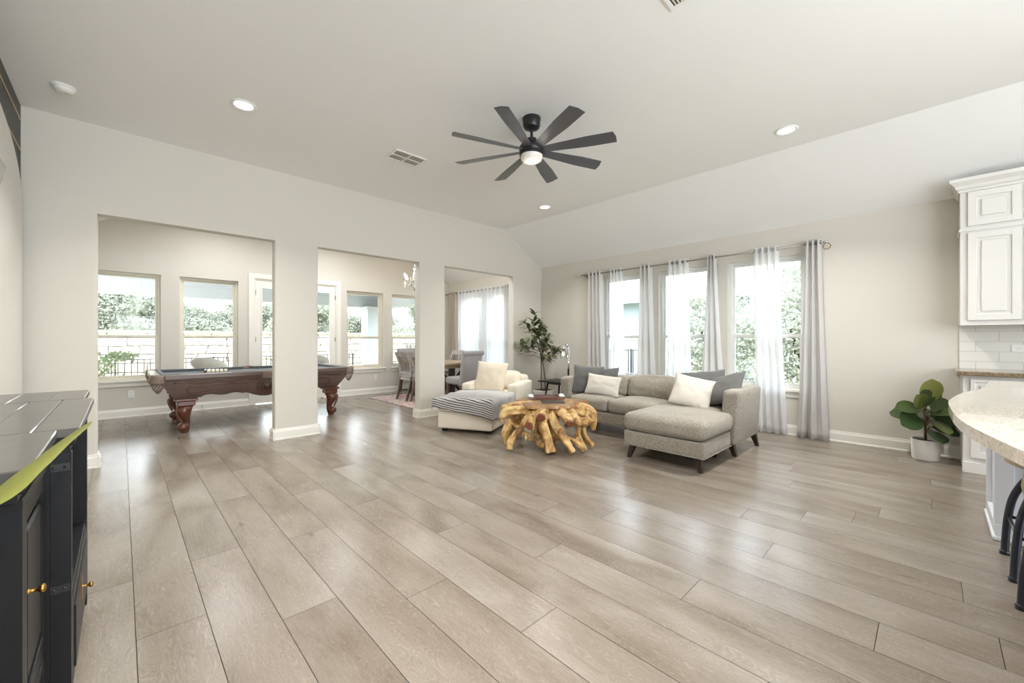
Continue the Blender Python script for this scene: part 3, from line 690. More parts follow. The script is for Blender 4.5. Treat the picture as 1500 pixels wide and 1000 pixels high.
# tassels at the hanging corners of the throw
# ------------------------------------------------------------------ root coffee table
ct = thing('coffee_table', 'teak root coffee table with gnarled golden roots', 'coffee table', (3.62, 3.12, 0), math.radians(46.04 - 90))
mr_ = NT('teak_root'); f1 = mr_.noise(1, 5, mr_.map(mr_.obj(), (9, 9, 3)), 1.2); f2 = mr_.noise(22, 3)
mr_.col(mr_.mix(mr_.ramp(f2, [(.55, (0, 0, 0, 1)), (.75, (.7, .7, .7, 1))]), mr_.ramp(f1, [(.34, rgb(122, 82, 44)), (.48, rgb(190, 148, 88)), (.66, rgb(226, 194, 136))]), rgb(98, 62, 36)))
mr_.set(rough=.5); mr_.bump(mr_.math('ADD', f1, f2), .5, .01); M['root'] = mr_.m
def bentroots(bm, rnd):
    R_ = [
     ([(-.07, -.12, .43), (-.097, -.30, .423), (-.103, -.40, .32), (-.084, -.43, .222), (-.057, -.46, .134), (-.042, -.48, .03)], [.06, .055, .05, .048, .05, .058]),
     ([(-.02, -.15, .43), (-.004, -.33, .373), (.046, -.38, .273), (.095, -.42, .191), (.158, -.47, .095), (.20, -.50, .03)], [.05, .045, .045, .045, .04, .035]),
     ([(-.12, -.12, .43), (-.194, -.24, .43), (-.265, -.32, .367), (-.338, -.36, .262), (-.41, -.38, .182), (-.465, -.40, .11), (-.47, -.41, .04)], [.05, .045, .04, .036, .034, .036, .03]),
     ([(-.25, -.05, .43), (-.37, -.10, .43), (-.442, -.16, .334), (-.483, -.2, .238), (-.499, -.24, .15), (-.475, -.27, .04)], [.06, .055, .05, .05, .05, .035]),
     ([(-.2, -.15, .42), (-.36, -.24, .435), (-.5, -.26, .425), (-.55, -.27, .37), (-.555, -.27, .31)], [.06, .055, .05, .04, .02]),
     ([(-.2, .02, .44), (-.42, -.05, .45), (-.54, -.14, .43)], [.06, .05, .045]),
     ([(-.15, -.2, .42), (-.2, -.34, .40), (-.232, -.44, .345), (-.238, -.46, .26)], [.05, .05, .05, .025]),
     ([(-.10, -.2, .43), (-.115, -.35, .435), (-.132, -.47, .40)], [.05, .052, .05]),
     ([(.02, -.15, .42), (.085, -.30, .425), (.125, -.42, .40), (.15, -.53, .355)], [.06, .058, .05, .043]),
     ([(.1, -.1, .43), (.17, -.22, .43), (.226, -.32, .37), (.283, -.36, .32), (.35, -.38, .33), (.40, -.38, .375)], [.06, .055, .05, .05, .05, .04]),
     ([(.2, -.02, .43), (.33, -.1, .44), (.43, -.16, .425), (.48, -.17, .35), (.485, -.17, .26), (.482, -.17, .19)], [.07, .06, .05, .045, .04, .02]),
     ([(.28, -.12, .40), (.40, -.2, .36), (.47, -.21, .30)], [.05, .05, .03]),
     ([(.33, -.3, .32), (.30, -.33, .25), (.275, -.34, .18), (.30, -.38, .11), (.34, -.42, .03)], [.035, .03, .03, .034, .035]),
     ([(.33, -.28, .28), (.36, -.26, .18), (.40, -.24, .10), (.47, -.25, .035)], [.035, .033, .033, .028]),
     ([(.10, -.43, .18), (.21, -.41, .14), (.27, -.42, .09), (.34, -.43, .05)], [.03, .024, .024, .022]),
     ([(.30, -.36, .17), (.22, -.42, .125)], [.022, .018]),
     ([(-.12, -.05, .30), (-.155, -.1, .16), (-.14, -.24, .075), (-.07, -.40, .06)], [.07, .06, .045, .03]),
     ([(.02, -.1, .30), (.04, -.2, .17), (.15, -.3, .12)], [.08, .06, .04]),
     ([(-.05, 0, .44), (-.04, 0, .3), (0, .02, .16), (.02, .05, .04)], [.2, .17, .12, .08]),
     ([(0, .1, .42), (.05, .3, .36), (.1, .42, .2), (.12, .47, .03)], [.09, .07, .05, .045]),
     ([(-.1, .1, .42), (-.25, .27, .36), (-.33, .36, .2), (-.36, .4, .03)], [.09, .07, .05, .045]),
     ([(.15, .05, .42), (.32, .18, .37), (.41, .27, .2), (.44, .3, .03)], [.09, .07, .05, .045]),
     ([(-.2, .0, .4), (-.38, .1, .32), (-.46, .14, .16), (-.48, .15, .03)], [.08, .06, .05, .045]),
     ([(-.41, -.38, .18), (-.33, -.30, .2), (-.25, -.33, .17), (-.24, -.36, .12)], [.03, .026, .026, .02]),
     ([(-.29, -.34, .17), (-.285, -.34, .11)], [.016, .008]),
     ([(-.45, -.18, .3), (-.38, -.24, .25), (-.35, -.33, .24)], [.035, .03, .03]),
    ]
    for pts, rr in R_:
        P = smooth_path(pts, 5); n = len(P); rad = []
        for i in range(n):
            t = i / (n - 1) * (len(rr) - 1); k = min(int(t), len(rr) - 2); rad.append((rr[k] * (1 - t + k) + rr[k + 1] * (t - k)) * (1 + .04 * math.sin(i * 1.1 + len(pts))))
        P = [p + Vector((noise.noise(p * 9), noise.noise(p * 9 + Vector((5, 0, 0))), 0)) * .012 for p in P]
        tube(bm, P, [q * .98 for q in rad], 24, lobe=.15)
bm = bm_new(); bentroots(bm, random.Random(2))
ro = obj('root_base', bm, M['root'], ct)
md = ro.modifiers.new('fuse', 'REMESH'); md.mode = 'VOXEL'; md.voxel_size = .009; md.use_smooth_shade = True
tx = bpy.data.textures.new('gnarl', 'CLOUDS'); tx.noise_scale = .035; tx.noise_depth = 2
md = ro.modifiers.new('gnarl', 'DISPLACE'); md.texture = tx; md.strength = .013; md.mid_level = .5; md.texture_coords = 'LOCAL'
md = ro.modifiers.new('relax', 'SMOOTH'); md.factor = .5; md.iterations = 1
bm = bm_new(); P = []; rr_ = random.Random(7)
for i in range(48):
    a = 2 * PI * i / 48; r = .345 + .04 * math.sin(3 * a + 1) + .035 * math.sin(5 * a + .4) + .012 * math.sin(11 * a); P.append((1.12 * r * math.cos(a), r * .98 * math.sin(a)))
prism(bm, P, 'z', .46, .495, .006)
mt_ = NT('teak_slab'); ff = mt_.noise(1, 5, mt_.map(mt_.obj(), (4, 22, 4)), 1.5)
mt_.col(mt_.ramp(ff, [(.3, rgb(134, 92, 56)), (.55, rgb(180, 142, 98)), (.75, rgb(206, 178, 136))])); mt_.set(rough=.28, coat=.3)
obj('tabletop', bm, mt_.m, ct)['label'] = 'smooth brown polished tabletop'
for (x, y, z), n_, r in (((-.135, -.508, .396), (-.1, -1, -.32), .045), ((.160, -.566, .342), (.2, -1, -.45), .038), ((-.262, -.50, .31), (-.55, -.9, .1), .038)):
    bm = bm_new(); P = []
    d = Vector(n_).normalized(); a_, b_ = frame(d)
    ring = lambda k, off: [Vector((x, y, z)) + d * off + a_ * math.cos(t * PI / 8) * r * k * (1 + .12 * math.sin(2 * t)) + b_ * math.sin(t * PI / 8) * r * k for t in range(16)]
    loft(bm, [ring(1, -.02), ring(1, .0), ring(.9, .006)]); obj('cut_end', bm, M['red_cut'], ct)['label'] = 'reddish sawn root end'
def ctw(a, b, z): return Vector(ct.matrix_basis @ Vector((a, b, z)))
t = thing('serving_tray', 'brown wooden tray at the back of the root coffee table', 'tray', ctw(-.02, .22, .4955), rd(46.04 - 90 + 6))
bm = bm_new(); box(bm, -.2, .2, -.13, .13, 0, .012, .003)
for a in ((-.2, .2, -.13, -.115), (-.2, .2, .115, .13), (-.2, -.185, -.115, .115), (.185, .2, -.115, .115)): box(bm, *a, .012, .03)
obj('tray_body', bm, M['mahog'], t)
for s in (-1, 1):
    bm = bm_new(); loft(bm, [[(s * .19 + q * .032 * (1 - z * 18), w2 * .05 * (1 - z * 12), .03 + z) for q, w2 in ((-1, -1), (1, -1), (1, 1), (-1, 1))] for z in (0, .022)], smooth=False); obj('handle', bm, M['white'], t)
bm = bm_new(); box(bm, -.13, .13, -.08, .08, 0, .012, .003); o = obj('book', bm, simple('dark_cover', rgb(58, 50, 48), .4)); o.location = ctw(.03, -.08, .4955); o.rotation_euler = (0, 0, rd(46.04 - 90 + 3))
tag(o, 'thin dark book lying flat on the root coffee table', 'book')

# ------------------------------------------------------------------ end table, lamp
et = thing('end_table', 'black metal end table between the lounge chair and the sofa', 'side table', (4.98, 4.03, 0))
bm = bm_new(); prism(bm, [(-.24, -.30), (.24, -.30), (.24, .30), (-.24, .30)], 'z', .555, .572, .003); obj('tabletop', bm, M['console'], et)
for sx in (-1, 1):
    for sy in (-1, 1):
        bm = bm_new(); tube(bm, [(sx * .2, sy * .26, 0), (sx * .14, sy * .17, .555)], .019, 4); obj('leg', bm, M['black'], et)
bm = bm_new(); box(bm, -.15, .15, -.18, .18, .52, .555); obj('apron', bm, M['black'], et)
tl = thing('table_lamp', 'chrome table lamp with a hanging glass shade and glowing bulb', 'lamp', (5.06, 3.97, .572))
bm = bm_new(); lathe(bm, [(.06, 0), (.06, .01), (.02, .016)], 28); obj('base', bm, M['chrome'], tl)
bm = bm_new(); tube(bm, [(0, 0, .01), (0, 0, .53)], .016, 14); tube(bm, [(0, 0, .53), (-.02, .02, .562), (-.055, .05, .56)], .013, 10); obj('pole', bm, M['chrome'], tl)
bm = bm_new(); lathe(bm, [(.024, .0), (.028, .03), (.028, .075), (.02, .085)], 20, (-.06, .055, .475)); obj('socket', bm, M['chrome'], tl)
bm = bm_new(); lathe(bm, [(.03, .0), (.044, -.03), (.052, -.09), (.046, -.14)], 24, (-.06, .055, .49), cap=False); o = obj('glass_shade', bm, M['glass'], tl)
bm = bm_new(); ball(bm, (-.06, .055, .42), .017, (1, 1, 1.6)); obj('bulb', bm, M['bulb'], tl)
light('table_lamp_light', 'POINT', (5.0, 4.025, .99), 1.2, (1, .74, .45), radius=.02)

# ------------------------------------------------------------------ plants
def leaf(bm, lay, base, d, L, W, droop=.25, nseg=4, up=None, fold=.12, sd=.5, tipw=0.0, shape='lance'):
    d = Vector(d).normalized(); side = d.cross(up or Vector((0, 0, 1)))
    if side.length < .1: side = Vector((1, 0, 0))
    side.normalize(); nrm = side.cross(d).normalized(); p = Vector(base); prev = None; n = nseg; cur = d.copy()
    for i in range(n + 1):
        s = i / n
        if shape == 'lance': w_ = W * (math.sin(PI * min(1, (s * .93 + .04))) ** .8)
        else: w_ = W * (math.sin(PI * (s ** .8) * .96 + .03) ** .6) * (.75 + .45 * s)
        if s == 1: w_ = max(W * .04, w_ * .3) if shape != 'lance' else W * .03
        c = p + nrm * 0; row = [bm.verts.new(p - side * w_ + nrm * fold * w_), bm.verts.new(p), bm.verts.new(p + side * w_ + nrm * fold * w_)]
        if prev:
            for k in (0, 1):
                f = bm.faces.new((prev[k], prev[k + 1], row[k + 1], row[k])); f.smooth = True
                for l in f.loops: l[lay] = (sd, sd, sd, 1)
        prev = row; cur = (cur + Vector((0, 0, -droop / n))).normalized(); nrm = side.cross(cur).normalized(); p = p + cur * (L / n)
# tall faux tree in the corner
ft = thing('potted_tree', 'tall leafy potted tree standing in the corner behind the lounge chair', 'plant', (5.55, 4.93, 0))
bm = bm_new(); loft(bm, [[(a * k, b * k, z) for a, b in ((-1, -1), (1, -1), (1, 1), (-1, 1))] for z, k in ((0, .105), (.30, .125))], smooth=False)
box(bm, -.135, .135, -.135, .135, .265, .30, .004); o = obj('planter', bm, M['potw'], ft); bevel_mod(o, .004)
bm = bm_new(); box(bm, -.12, .12, -.12, .12, .285, .305); obj('soil', bm, M['soil'], ft)
bm = bm_new(); lf = bm_new(); lay = lf.loops.layers.color.new('seed'); rn = random.Random(12)
def branch(p0, d, L, r, depth):
    pts = [Vector(p0)]; cur = Vector(d).normalized()
    for i in range(6): cur = (cur + Vector((rn.uniform(-.09, .09), rn.uniform(-.09, .09), .02))).normalized(); pts.append(pts[-1] + cur * L / 6)
    tube(bm, pts, [r * (1 - .1 * i) for i in range(7)], 7); return pts, cur
def clust(p, d, n=6, L=(.15, .23)):
    for k in range(n):
        a = rn.uniform(0, 2 * PI); v = Vector((math.cos(a), math.sin(a), rn.uniform(-.25, .55))) + Vector(d) * .6
        leaf(lf, lay, Vector(p) + Vector((rn.uniform(-.02, .02), rn.uniform(-.02, .02), rn.uniform(-.04, .04))), v, rn.uniform(*L), rn.uniform(.024, .036), rn.uniform(.3, .9), 5, None, .15, rn.random())
trunks = [branch((-.03, .02, .29), (-.03, .0, 1), 1.1, .011, 0)[0], branch((.03, -.02, .29), (.03, .01, 1), 1.22, .011, 0)[0]]
for T in trunks:
    for i in range(3, 7):
        for k in range(3):
            a = rn.uniform(0, 2 * PI); L = rn.uniform(.18, .34) * (1.1 if i < 5 else .7)
            P, cu = branch(T[i] - Vector((0, 0, rn.uniform(0, .1))), (math.cos(a), math.sin(a), rn.uniform(.1, .8)), L, .004, 1)
            for q in (3, 6): clust(P[q], cu, 4 if q < 6 else 8)
    clust(T[6], (0, 0, 1), 9); 
P, cu = branch(trunks[1][6], (0, 0, 1), .16, .004, 1); clust(P[3], cu, 6); clust(P[6], (0, 0, 1.5), 5)
P, cu = branch(trunks[0][4], (-.72, .69, .25), .36, .004, 1)
for q in (3, 4, 5, 6): clust(P[q], cu, 5)
obj('trunk', bm, M['stalk'], ft); obj('foliage', lf, M['leaf_ficus'], ft, recalc=False)
# fiddle leaf fig
fg = thing('potted_fig', 'fiddle leaf fig in a white pot near the kitchen cabinets', 'plant', (5.91, .05, 0))
bm = bm_new(); lathe(bm, [(.098, 0), (.103, .006), (.110, .198), (.107, .204), (.100, .204), (.098, .17), (0, .168)], 40, cap=False); ao(obj('pot', bm, M['potw'], fg))
bm = bm_new(); lathe(bm, [(.097, .165), (.097, .182)], 24); obj('soil', bm, M['soil'], fg)
bm = bm_new(); lf = bm_new(); lay = lf.loops.layers.color.new('seed')
Rv = Vector((math.sin(math.radians(46.04)), -math.cos(math.radians(46.04)), 0)); Fv = Vector((Rv.y * -1, Rv.x, 0))
tube(bm, [(0, 0, .17), (.005, 0, .3), (-.005, .005, .45), (.0, 0, .60)], [.011, .01, .009, .006], 8)
# right, toward camera, up of leaf base; direction; length; width; tone
for (a, b, z), (dx, dy, dz), L, W, sd in (
    ((-.02, 0, .50), (-.5, .2, .75), .17, .060, .75), ((-.03, .03, .52), (-.35, .5, .75), .14, .05, .25), ((.02, 0, .55), (.05, .1, 1), .22, .085, .95),
    ((.02, -.02, .52), (.6, -.1, .8), .2, .05, .3), ((-.04, 0, .50), (-1, .1, .28), .26, .05, .35), ((-.05, .0, .42), (-1, .3, .0), .26, .075, .05),
    ((-.02, .04, .44), (-.5, .6, .2), .18, .06, .25), ((0, .05, .42), (-.15, .9, -.3), .20, .055, .6), ((.01, .05, .46), (.15, .9, .35), .19, .06, .35),
    ((.05, .02, .40), (.9, .3, .1), .24, .06, .1), ((.04, 0, .42), (1, -.1, .25), .26, .06, .2), ((.03, .02, .33), (.9, .3, -.05), .2, .05, .05),
    ((.0, .05, .32), (-.2, .8, -.4), .16, .06, .15), ((.02, .02, .48), (.7, .2, .5), .18, .065, .3), ((-.02, -.03, .4), (-.6, -.6, .3), .2, .07, .3),
    ((.02, -.03, .45), (.4, -.8, .4), .2, .07, .3), ((0, .0, .56), (-.3, .2, .9), .13, .05, .4)):
    base = Rv * a * .7 - Fv * b * .7 + Vector((0, 0, z)); d = (Rv * dx - Fv * dy + Vector((0, 0, dz))).normalized(); L *= 1.1; W *= 1.3
    tube(bm, [Vector((0, 0, max(.2, z - .07))), base, base + d * .03], .004, 6)
    up = Fv * -1.0 + Vector((0, 0, .75 if abs(dz) < .6 else .0))
    leaf(lf, lay, base + d * .03, d, L, W * 1.15, .35, 8, up, .18, sd, shape='fig')
obj('stem', bm, M['stalk'], fg); obj('foliage', lf, M['leaf_fig'], fg, recalc=False)

# ------------------------------------------------------------------ curtains
def curtain(name, label, yt0, yt1, yb0, yb1, z0, z1, waves, amp, mat, x=6.06, grom=True, group=None, seed=0, ph=0, puddle=0):
    t = thing(name, label, 'curtain', (x, (yt0 + yt1) / 2, z0), 0, group)
    bm = bm_new(); nu, nv = waves * 14, 26; G = []
    for j in range(nv + 1):
        s = j / nv; z = z1 + (z0 - z1) * s; k = s ** 1.3; a = yt0 + (yb0 - yt0) * k; b = yt1 + (yb1 - yt1) * k; row = []
        for i in range(nu + 1):
            u = i / nu; am = amp * (1 + .35 * s * math.sin(u * 9 + seed)) * (.9 + .3 * noise.noise(Vector((u * 4, s * 2, seed))))
            wv = math.cos(2 * PI * waves * u + ph + .7 * s * noise.noise(Vector((u * 3, s * 1.5, seed + 4))))
            y = a + (b - a) * u + .3 * amp * math.sin(4 * PI * waves * u + 1) * (.3 + s) * .5
            px = x + am * wv + (puddle * max(0, s - .85) * 4 * noise.noise(Vector((u * 6, s * 14, seed))))
            row.append(bm.verts.new((min(px, XR - .008 - (.03 if z < .14 else 0)), y, z + (.006 * math.sin(u * 25) if j == nv else 0))))
        G.append(row)
    for j in range(nv):
        for i in range(nu): f = bm.faces.new((G[j][i], G[j][i + 1], G[j + 1][i + 1], G[j + 1][i])); f.smooth = True
    o = obj('cloth', bm, mat, t, True); md = o.modifiers.new('thick', 'SOLIDIFY'); md.thickness = .002
    if grom:
        for i in range(waves):
            for h in (.25, .75):
                u = (i + h) / waves; y = yt0 + (yt1 - yt0) * u
                bm = bm_new(); torus(bm, (x, y, z1 - .045), .021, .004, 'x', 14, 6); obj('grommet', bm, M['nickel'], t, True)
    return t
RODX = 6.06
def rod(name, label, y0, y1, z, brackets):
    t = thing(name, label, 'curtain rod', (RODX, y0, z))
    bm = bm_new(); tube(bm, [(RODX, y0, z), (RODX, y1, z)], .0095, 12); obj('pole', bm, M['nickel'], t, True)
    for y in (y0, y1):
        s = 1 if y == max(y0, y1) else -1
        bm = bm_new(); tube(bm, [(RODX, y, z), (RODX, y + s * .012, z), (RODX, y + s * .014, z), (RODX, y + s * .03, z)], [.016, .016, .009, .009], 14); ball(bm, (RODX, y + s * .045, z), .020); obj('finial', bm, M['chrome'], t, True)
    for y in brackets:
        bm = bm_new(); tube(bm, [(XR, y, z - .01), (RODX, y, z - .013)], .006, 8); box(bm, XR - .006, XR, y - .012, y + .012, z - .05, z + .03); torus(bm, (RODX, y, z), .014, .004, 'y', 14, 6); obj('bracket', bm, M['nickel'], t, True)
    return t
r1 = rod('curtain_rod', 'long thin metal curtain rod above the sofa windows', 4.45, .93, 2.385, (4.40, 2.70, .97))
bm = bm_new(); torus(bm, (RODX + .03, .88, 2.34), .036, .005, 'x', 20, 6); obj('holdback_ring', bm, M['brass'], r1, True)['label'] = 'loose ring hanging at the end of the rod'
rod('curtain_rod', 'metal curtain rod in the dining room', 8.70, 6.28, 2.375, (8.62, 6.9))
cg = 'grey drapes of the living room'; cs = 'white sheers of the living room'
curtain('drape', 'leftmost grey drape behind the left end of the sofa', 4.32, 4.02, 4.33, 3.92, .015, 2.43, 4, .035, M['drape'], group=cg, seed=1)
curtain('drape', 'grey drape between the left and middle sofa windows', 3.31, 3.10, 3.40, 3.0, .015, 2.43, 3, .04, M['drape'], group=cg, seed=2)
curtain('drape', 'narrow grey drape between the middle and right sofa windows', 2.25, 2.13, 2.38, 1.98, .015, 2.43, 3, .04, M['drape'], group=cg, seed=3)
curtain('drape', 'wide beige grey drape flaring to the floor at the far right', 1.09, .93, 1.17, .85, .006, 2.435, 3, .045, M['drape'], group=cg, seed=4, puddle=.12)
curtain('sheer_curtain', 'white sheer in front of the left sofa window', 3.86, 3.62, 3.84, 3.56, .02, 2.425, 4, .03, M['sheer'], group=cs, seed=5)
curtain('sheer_curtain', 'white sheer in front of the middle sofa window', 2.84, 2.52, 2.84, 2.46, .02, 2.425, 4, .03, M['sheer'], group=cs, seed=6)
curtain('sheer_curtain', 'white sheer reaching the floor right of the sofa', 1.66, 1.37, 1.62, 1.27, .015, 2.425, 4, .03, M['sheer'], group=cs, seed=7)
curtain('drape', 'beige drape at the left of the dining room sheers', 8.62, 8.30, 8.62, 8.26, .015, 2.42, 4, .03, M['drape2'], group='dining room drapes', seed=8)
curtain('drape', 'dark grey drape at the right of the dining room sheers', 6.56, 6.32, 6.56, 6.32, .015, 2.42, 3, .035, M['drape'], group='dining room drapes', seed=9)
curtain('sheer_curtain', 'left white sheer in the dining room', 8.26, 7.44, 8.26, 7.44, .015, 2.42, 6, .035, M['sheer2'], group='dining room sheers', seed=10)
curtain('sheer_curtain', 'right white sheer in the dining room', 7.42, 6.58, 7.42, 6.58, .015, 2.42, 6, .035, M['sheer2'], group='dining room sheers', seed=11)

# ------------------------------------------------------------------ pool table
pt = thing('pool_table', 'carved dark wood pool table with slate blue cloth and leather pockets', 'pool table', (1.535, 7.40, 0))
HX, HY, ZT = 1.265, .70, .765
bm = bm_new(); box(bm, -HX + .12, HX - .12, -HY + .12, HY - .12, .70, .728); obj('playing_bed', bm, M['pub'], pt)
def rail(x0, x1, y0, y1):
    bm = bm_new(); box(bm, x0, x1, y0, y1, .70, ZT, .012); return obj('rail', bm, M['mahogd'], pt)
def cushion(x0, x1, y0, y1):
    bm = bm_new(); box(bm, x0, x1, y0, y1, .728, ZT + .004, .008); return obj('rail_cushion', bm, M['pub'], pt)
for s in (-1, 1):
    for a, b in ((-HX + .12, -.07), (.07, HX - .12)):
        y = sorted((s * (HY - .10), s * HY)); rail(a, b, *y); y = sorted((s * (HY - .15), s * (HY - .10))); cushion(a + .02, b - .0, *y)
    x = sorted((s * (HX - .10), s * HX)); rail(*x, -HY + .12, HY - .12); x = sorted((s * (HX - .15), s * (HX - .10))); cushion(*x, -HY + .15, HY - .15)
def wavez(u):   # lower scalloped edge of the long apron, u in -1..1
    a = abs(u)
    if a < .20: return .395 + .055 * (a / .20) ** 2
    if a < .27: return .45 + .012 * math.sin((a - .2) / .07 * PI)
    if a < .72: return .455 + .022 * math.sin((a - .27) / .45 * PI * 3) * .6 + .012 * math.sin((a - .27) / .45 * PI)
    return .445
for s in (-1, 1):
    bm = bm_new(); n = 96; rings = []
    for i in range(n + 1):
        u = -1 + 2 * i / n; z0 = wavez(u); q = []
        for off in (0, -.03):
            for k in (0, .25, .5, .75, 1):
                kk = k if off == 0 else 1 - k; z = z0 + (.70 - z0) * kk; y = (HY - .035) - .10 * (1 - kk) ** 1.2 + off + (.008 * math.sin(kk * PI) if off == 0 else 0)
                xx = u * (HX - .06 - .17 * (1 - (z - .44) / .26)); q.append((xx, s * y, z))
        rings.append(q)
    loft(bm, rings)
    ao(obj('apron', bm, M['mahogd'], pt), 50)
    bm = bm_new(); n = 60
    P = [(-1.05 + 2.1 * i / n, s * (HY - .03 - .012), .655 + .010 * math.sin(i / n * PI * 12) * (1 if abs(i - n / 2) > 6 else 0)) for i in range(n + 1)]; tube(bm, P, .009, 8)
    torus(bm, (0, s * (HY - .062), .53), .115, .012, 'y', 40, 8); torus(bm, (0, s * (HY - .062), .53), .075, .007, 'y', 32, 8); ball(bm, (0, s * (HY - .07), .53), .03, (1, .6, 1))
    for sx in (-1, 1):
        Q = smooth_path([(sx * .22, s * (HY - .06), .6), (sx * .5, s * (HY - .055), .615), (sx * .86, s * (HY - .055), .60), (sx * .9, s * (HY - .075), .53), (sx * .82, s * (HY - .085), .50), (sx * .5, s * (HY - .085), .515), (sx * .22, s * (HY - .08), .50)], 6); tube(bm, Q, .007, 6)
    obj('carved_moulding', bm, M['mahog'], pt)
for s in (-1, 1):
    bm = bm_new(); rings = []; n = 24
    for i in range(n + 1):
        u = -1 + 2 * i / n; q = []
        for off in (0, -.03):
            for k in (0, .5, 1):
                kk = k if off == 0 else 1 - k; z0 = .445 + .03 * (1 - u * u) * abs(math.sin(u * 5)); z = z0 + (.70 - z0) * kk
                q.append((s * (HX - .06 - .17 * (1 - (z - .44) / .26) + off), u * (HY - .035 - .10 * (1 - kk) ** 1.2), z))
        rings.append(q)
    loft(bm, rings); ao(obj('end_apron', bm, M['mahogd'], pt), 50)
for sx in (-1, 1):
    for sy in (-1, 1):
        bm = bm_new(); box(bm, -.12, .12, -.10, .10, .415, .445, .008); box(bm, -.095, .095, -.08, .08, .35, .416, .01)
        path = [(.35, .0, .085), (.31, .022, .088), (.26, .024, .078), (.20, .006, .056), (.15, -.008, .042), (.10, -.012, .036), (.065, .0, .046), (.03, .012, .05)]
        loft(bm, [[((o_ + r * math.cos(t * PI / 8) * 1.0) * sx, (o_ + r * math.sin(t * PI / 8)) * sy, z) for t in range(16)] for z, o_, r in path])
        ball(bm, (.03 * sx, .03 * sy, .075), .062, (1, 1, .95)); lathe(bm, [(.04, 0), (.045, .02), (.04, .03)], 16, (.012 * sx, .012 * sy, 0))
        torus(bm, (.03 * sx, -.045 if sy < 0 else .095, .075), .036, .012, 'y', 20, 8); torus(bm, (.03 * sx, .048 * sy + (.02 * sy), .075), .016, .008, 'y', 16, 8)
        tube(bm, smooth_path([(.07 * sx, .03 * sy, .345), (.10 * sx, .05 * sy, .30), (.085 * sx, .05 * sy, .22), (.05 * sx, .04 * sy, .14)], 5), .014, 8)
        o = obj('leg', bm, M['mahog'], pt); o.location = (sx * .92, sy * .57, 0)
def pocket(x, y, a):
    bm = bm_new(); r = .072; rings = []
    for z, k in ((ZT + .006, 1.0), (ZT + .004, 1.08), (.74, 1.12), (.665, 1.05), (.655, .98), (.73, .95), (ZT, .94)):
        rings.append([(r * k * math.cos(t), r * k * math.sin(t), z) for t in [a - 1.75 + 3.5 * i / 18 for i in range(19)]])
    loft(bm, rings + [rings[0]], cap=False, closed=False)
    pk = obj('pocket', bm, M['leather'], pt); pk.location = (x, y, 0)
    bm = bm_new()
    for k in range(9):
        for d in (-1, 1):
            P = []
            for i in range(9):
                s_ = i / 8; t = 2 * PI * k / 9 + d * s_ * 1.6; rr = .066 * math.cos(s_ * 1.25); P.append((rr * math.cos(t), rr * math.sin(t), .665 - .115 * s_))
            tube(bm, P, .0042, 5)
    ball(bm, (0, 0, .552), .02); obj('net', bm, M['leather'], pk)
for sx in (-1, 1):
    for sy in (-1, 1): pocket(sx * (HX - .065), sy * (HY - .065), math.atan2(sy, sx))
for sy in (-1, 1): pocket(0, sy * (HY - .045), sy * PI / 2)
rk = thing('ball_rack', 'triangular wooden ball rack lying on the pool table cloth', 'rack', (.98, 7.36, .728), rd(20))
bm = bm_new(); V = [Vector((.175 * math.cos(a), .175 * math.sin(a), 0)) for a in (PI / 2, PI / 2 + 2 * PI / 3, PI / 2 + 4 * PI / 3)]
for i in range(3):
    a, b = V[i], V[(i + 1) % 3]; d = (b - a).normalized(); nrm = Vector((d.y, -d.x, 0))
    loft(bm, [[p - d * 0 + nrm * o_ + Vector((0, 0, z)) for o_, z in ((0, 0), (.014, 0), (.014, .05), (0, .05))] for p in (a, b)], smooth=False)
obj('frame', bm, M['mahog'], rk)
m_ball = simple('ivory_ball', rgb(226, 218, 200), .12, var=.03)
k = 0; pr = None
for r in range(5):
    for c in range(r + 1):
        if pr is None: bm = bm_new(); ball(bm, (0, 0, 0), .0285, (1, 1, 1), 14, 8); pr = obj('billiard_ball', bm, m_ball); o = pr
        else: o = pr.copy(); C.objects.link(o)
        p = rk.matrix_basis @ Vector(((c - r / 2) * .0575, .105 - r * .0495, .0287)); o.location = p
        tag(o, 'pale billiard ball inside the wooden rack', 'ball', 'billiard balls in the rack')

# ------------------------------------------------------------------ dining room
m = NT('persian_rug'); v_ = m.node('ShaderNodeTexVoronoi'); v_.inputs['Scale'].default_value = 9; m.l.new(m.obj(), v_.inputs['Vector'])
m.col(m.mix(m.ramp(m.noise(16, 5, None, 1.5), [(.42, (0, 0, 0, 1)), (.56, (1, 1, 1, 1))]), m.ramp(m.noise(2.6, 4), [(.4, rgb(146, 92, 88)), (.52, rgb(172, 132, 126)), (.6, rgb(104, 106, 122))]), rgb(206, 194, 184)))
m.set(rough=.95); m.bump(m.noise(200, 2), .4, .004)
bm = bm_new(); box(bm, 3.72, 6.0, 5.74, 8.17, .001, .011, .003); tag(obj('area_rug', bm, m.m), 'faded red and blue patterned rug under the dining table', 'rug')
dt = thing('dining_table', 'weathered wood trestle dining table on the patterned rug', 'table', (4.85, 7.28, .011))
bm = bm_new(); 
for i in range(5): box(bm, -.5 + i * .2, -.5 + i * .2 + .198, -.72, .72, .715, .75, .003)
box(bm, -.5, .5, -.80, -.722, .713, .752, .003); box(bm, -.5, .5, .722, .80, .713, .752, .003); obj('tabletop', bm, M['tabletop'], dt)
bm = bm_new(); box(bm, -.40, .40, -.62, -.59, .63, .714); box(bm, -.40, .40, .59, .62, .63, .714); box(bm, -.43, -.40, -.62, .62, .63, .714); box(bm, .40, .43, -.62, .62, .63, .714); obj('apron', bm, M['tabletop'], dt)
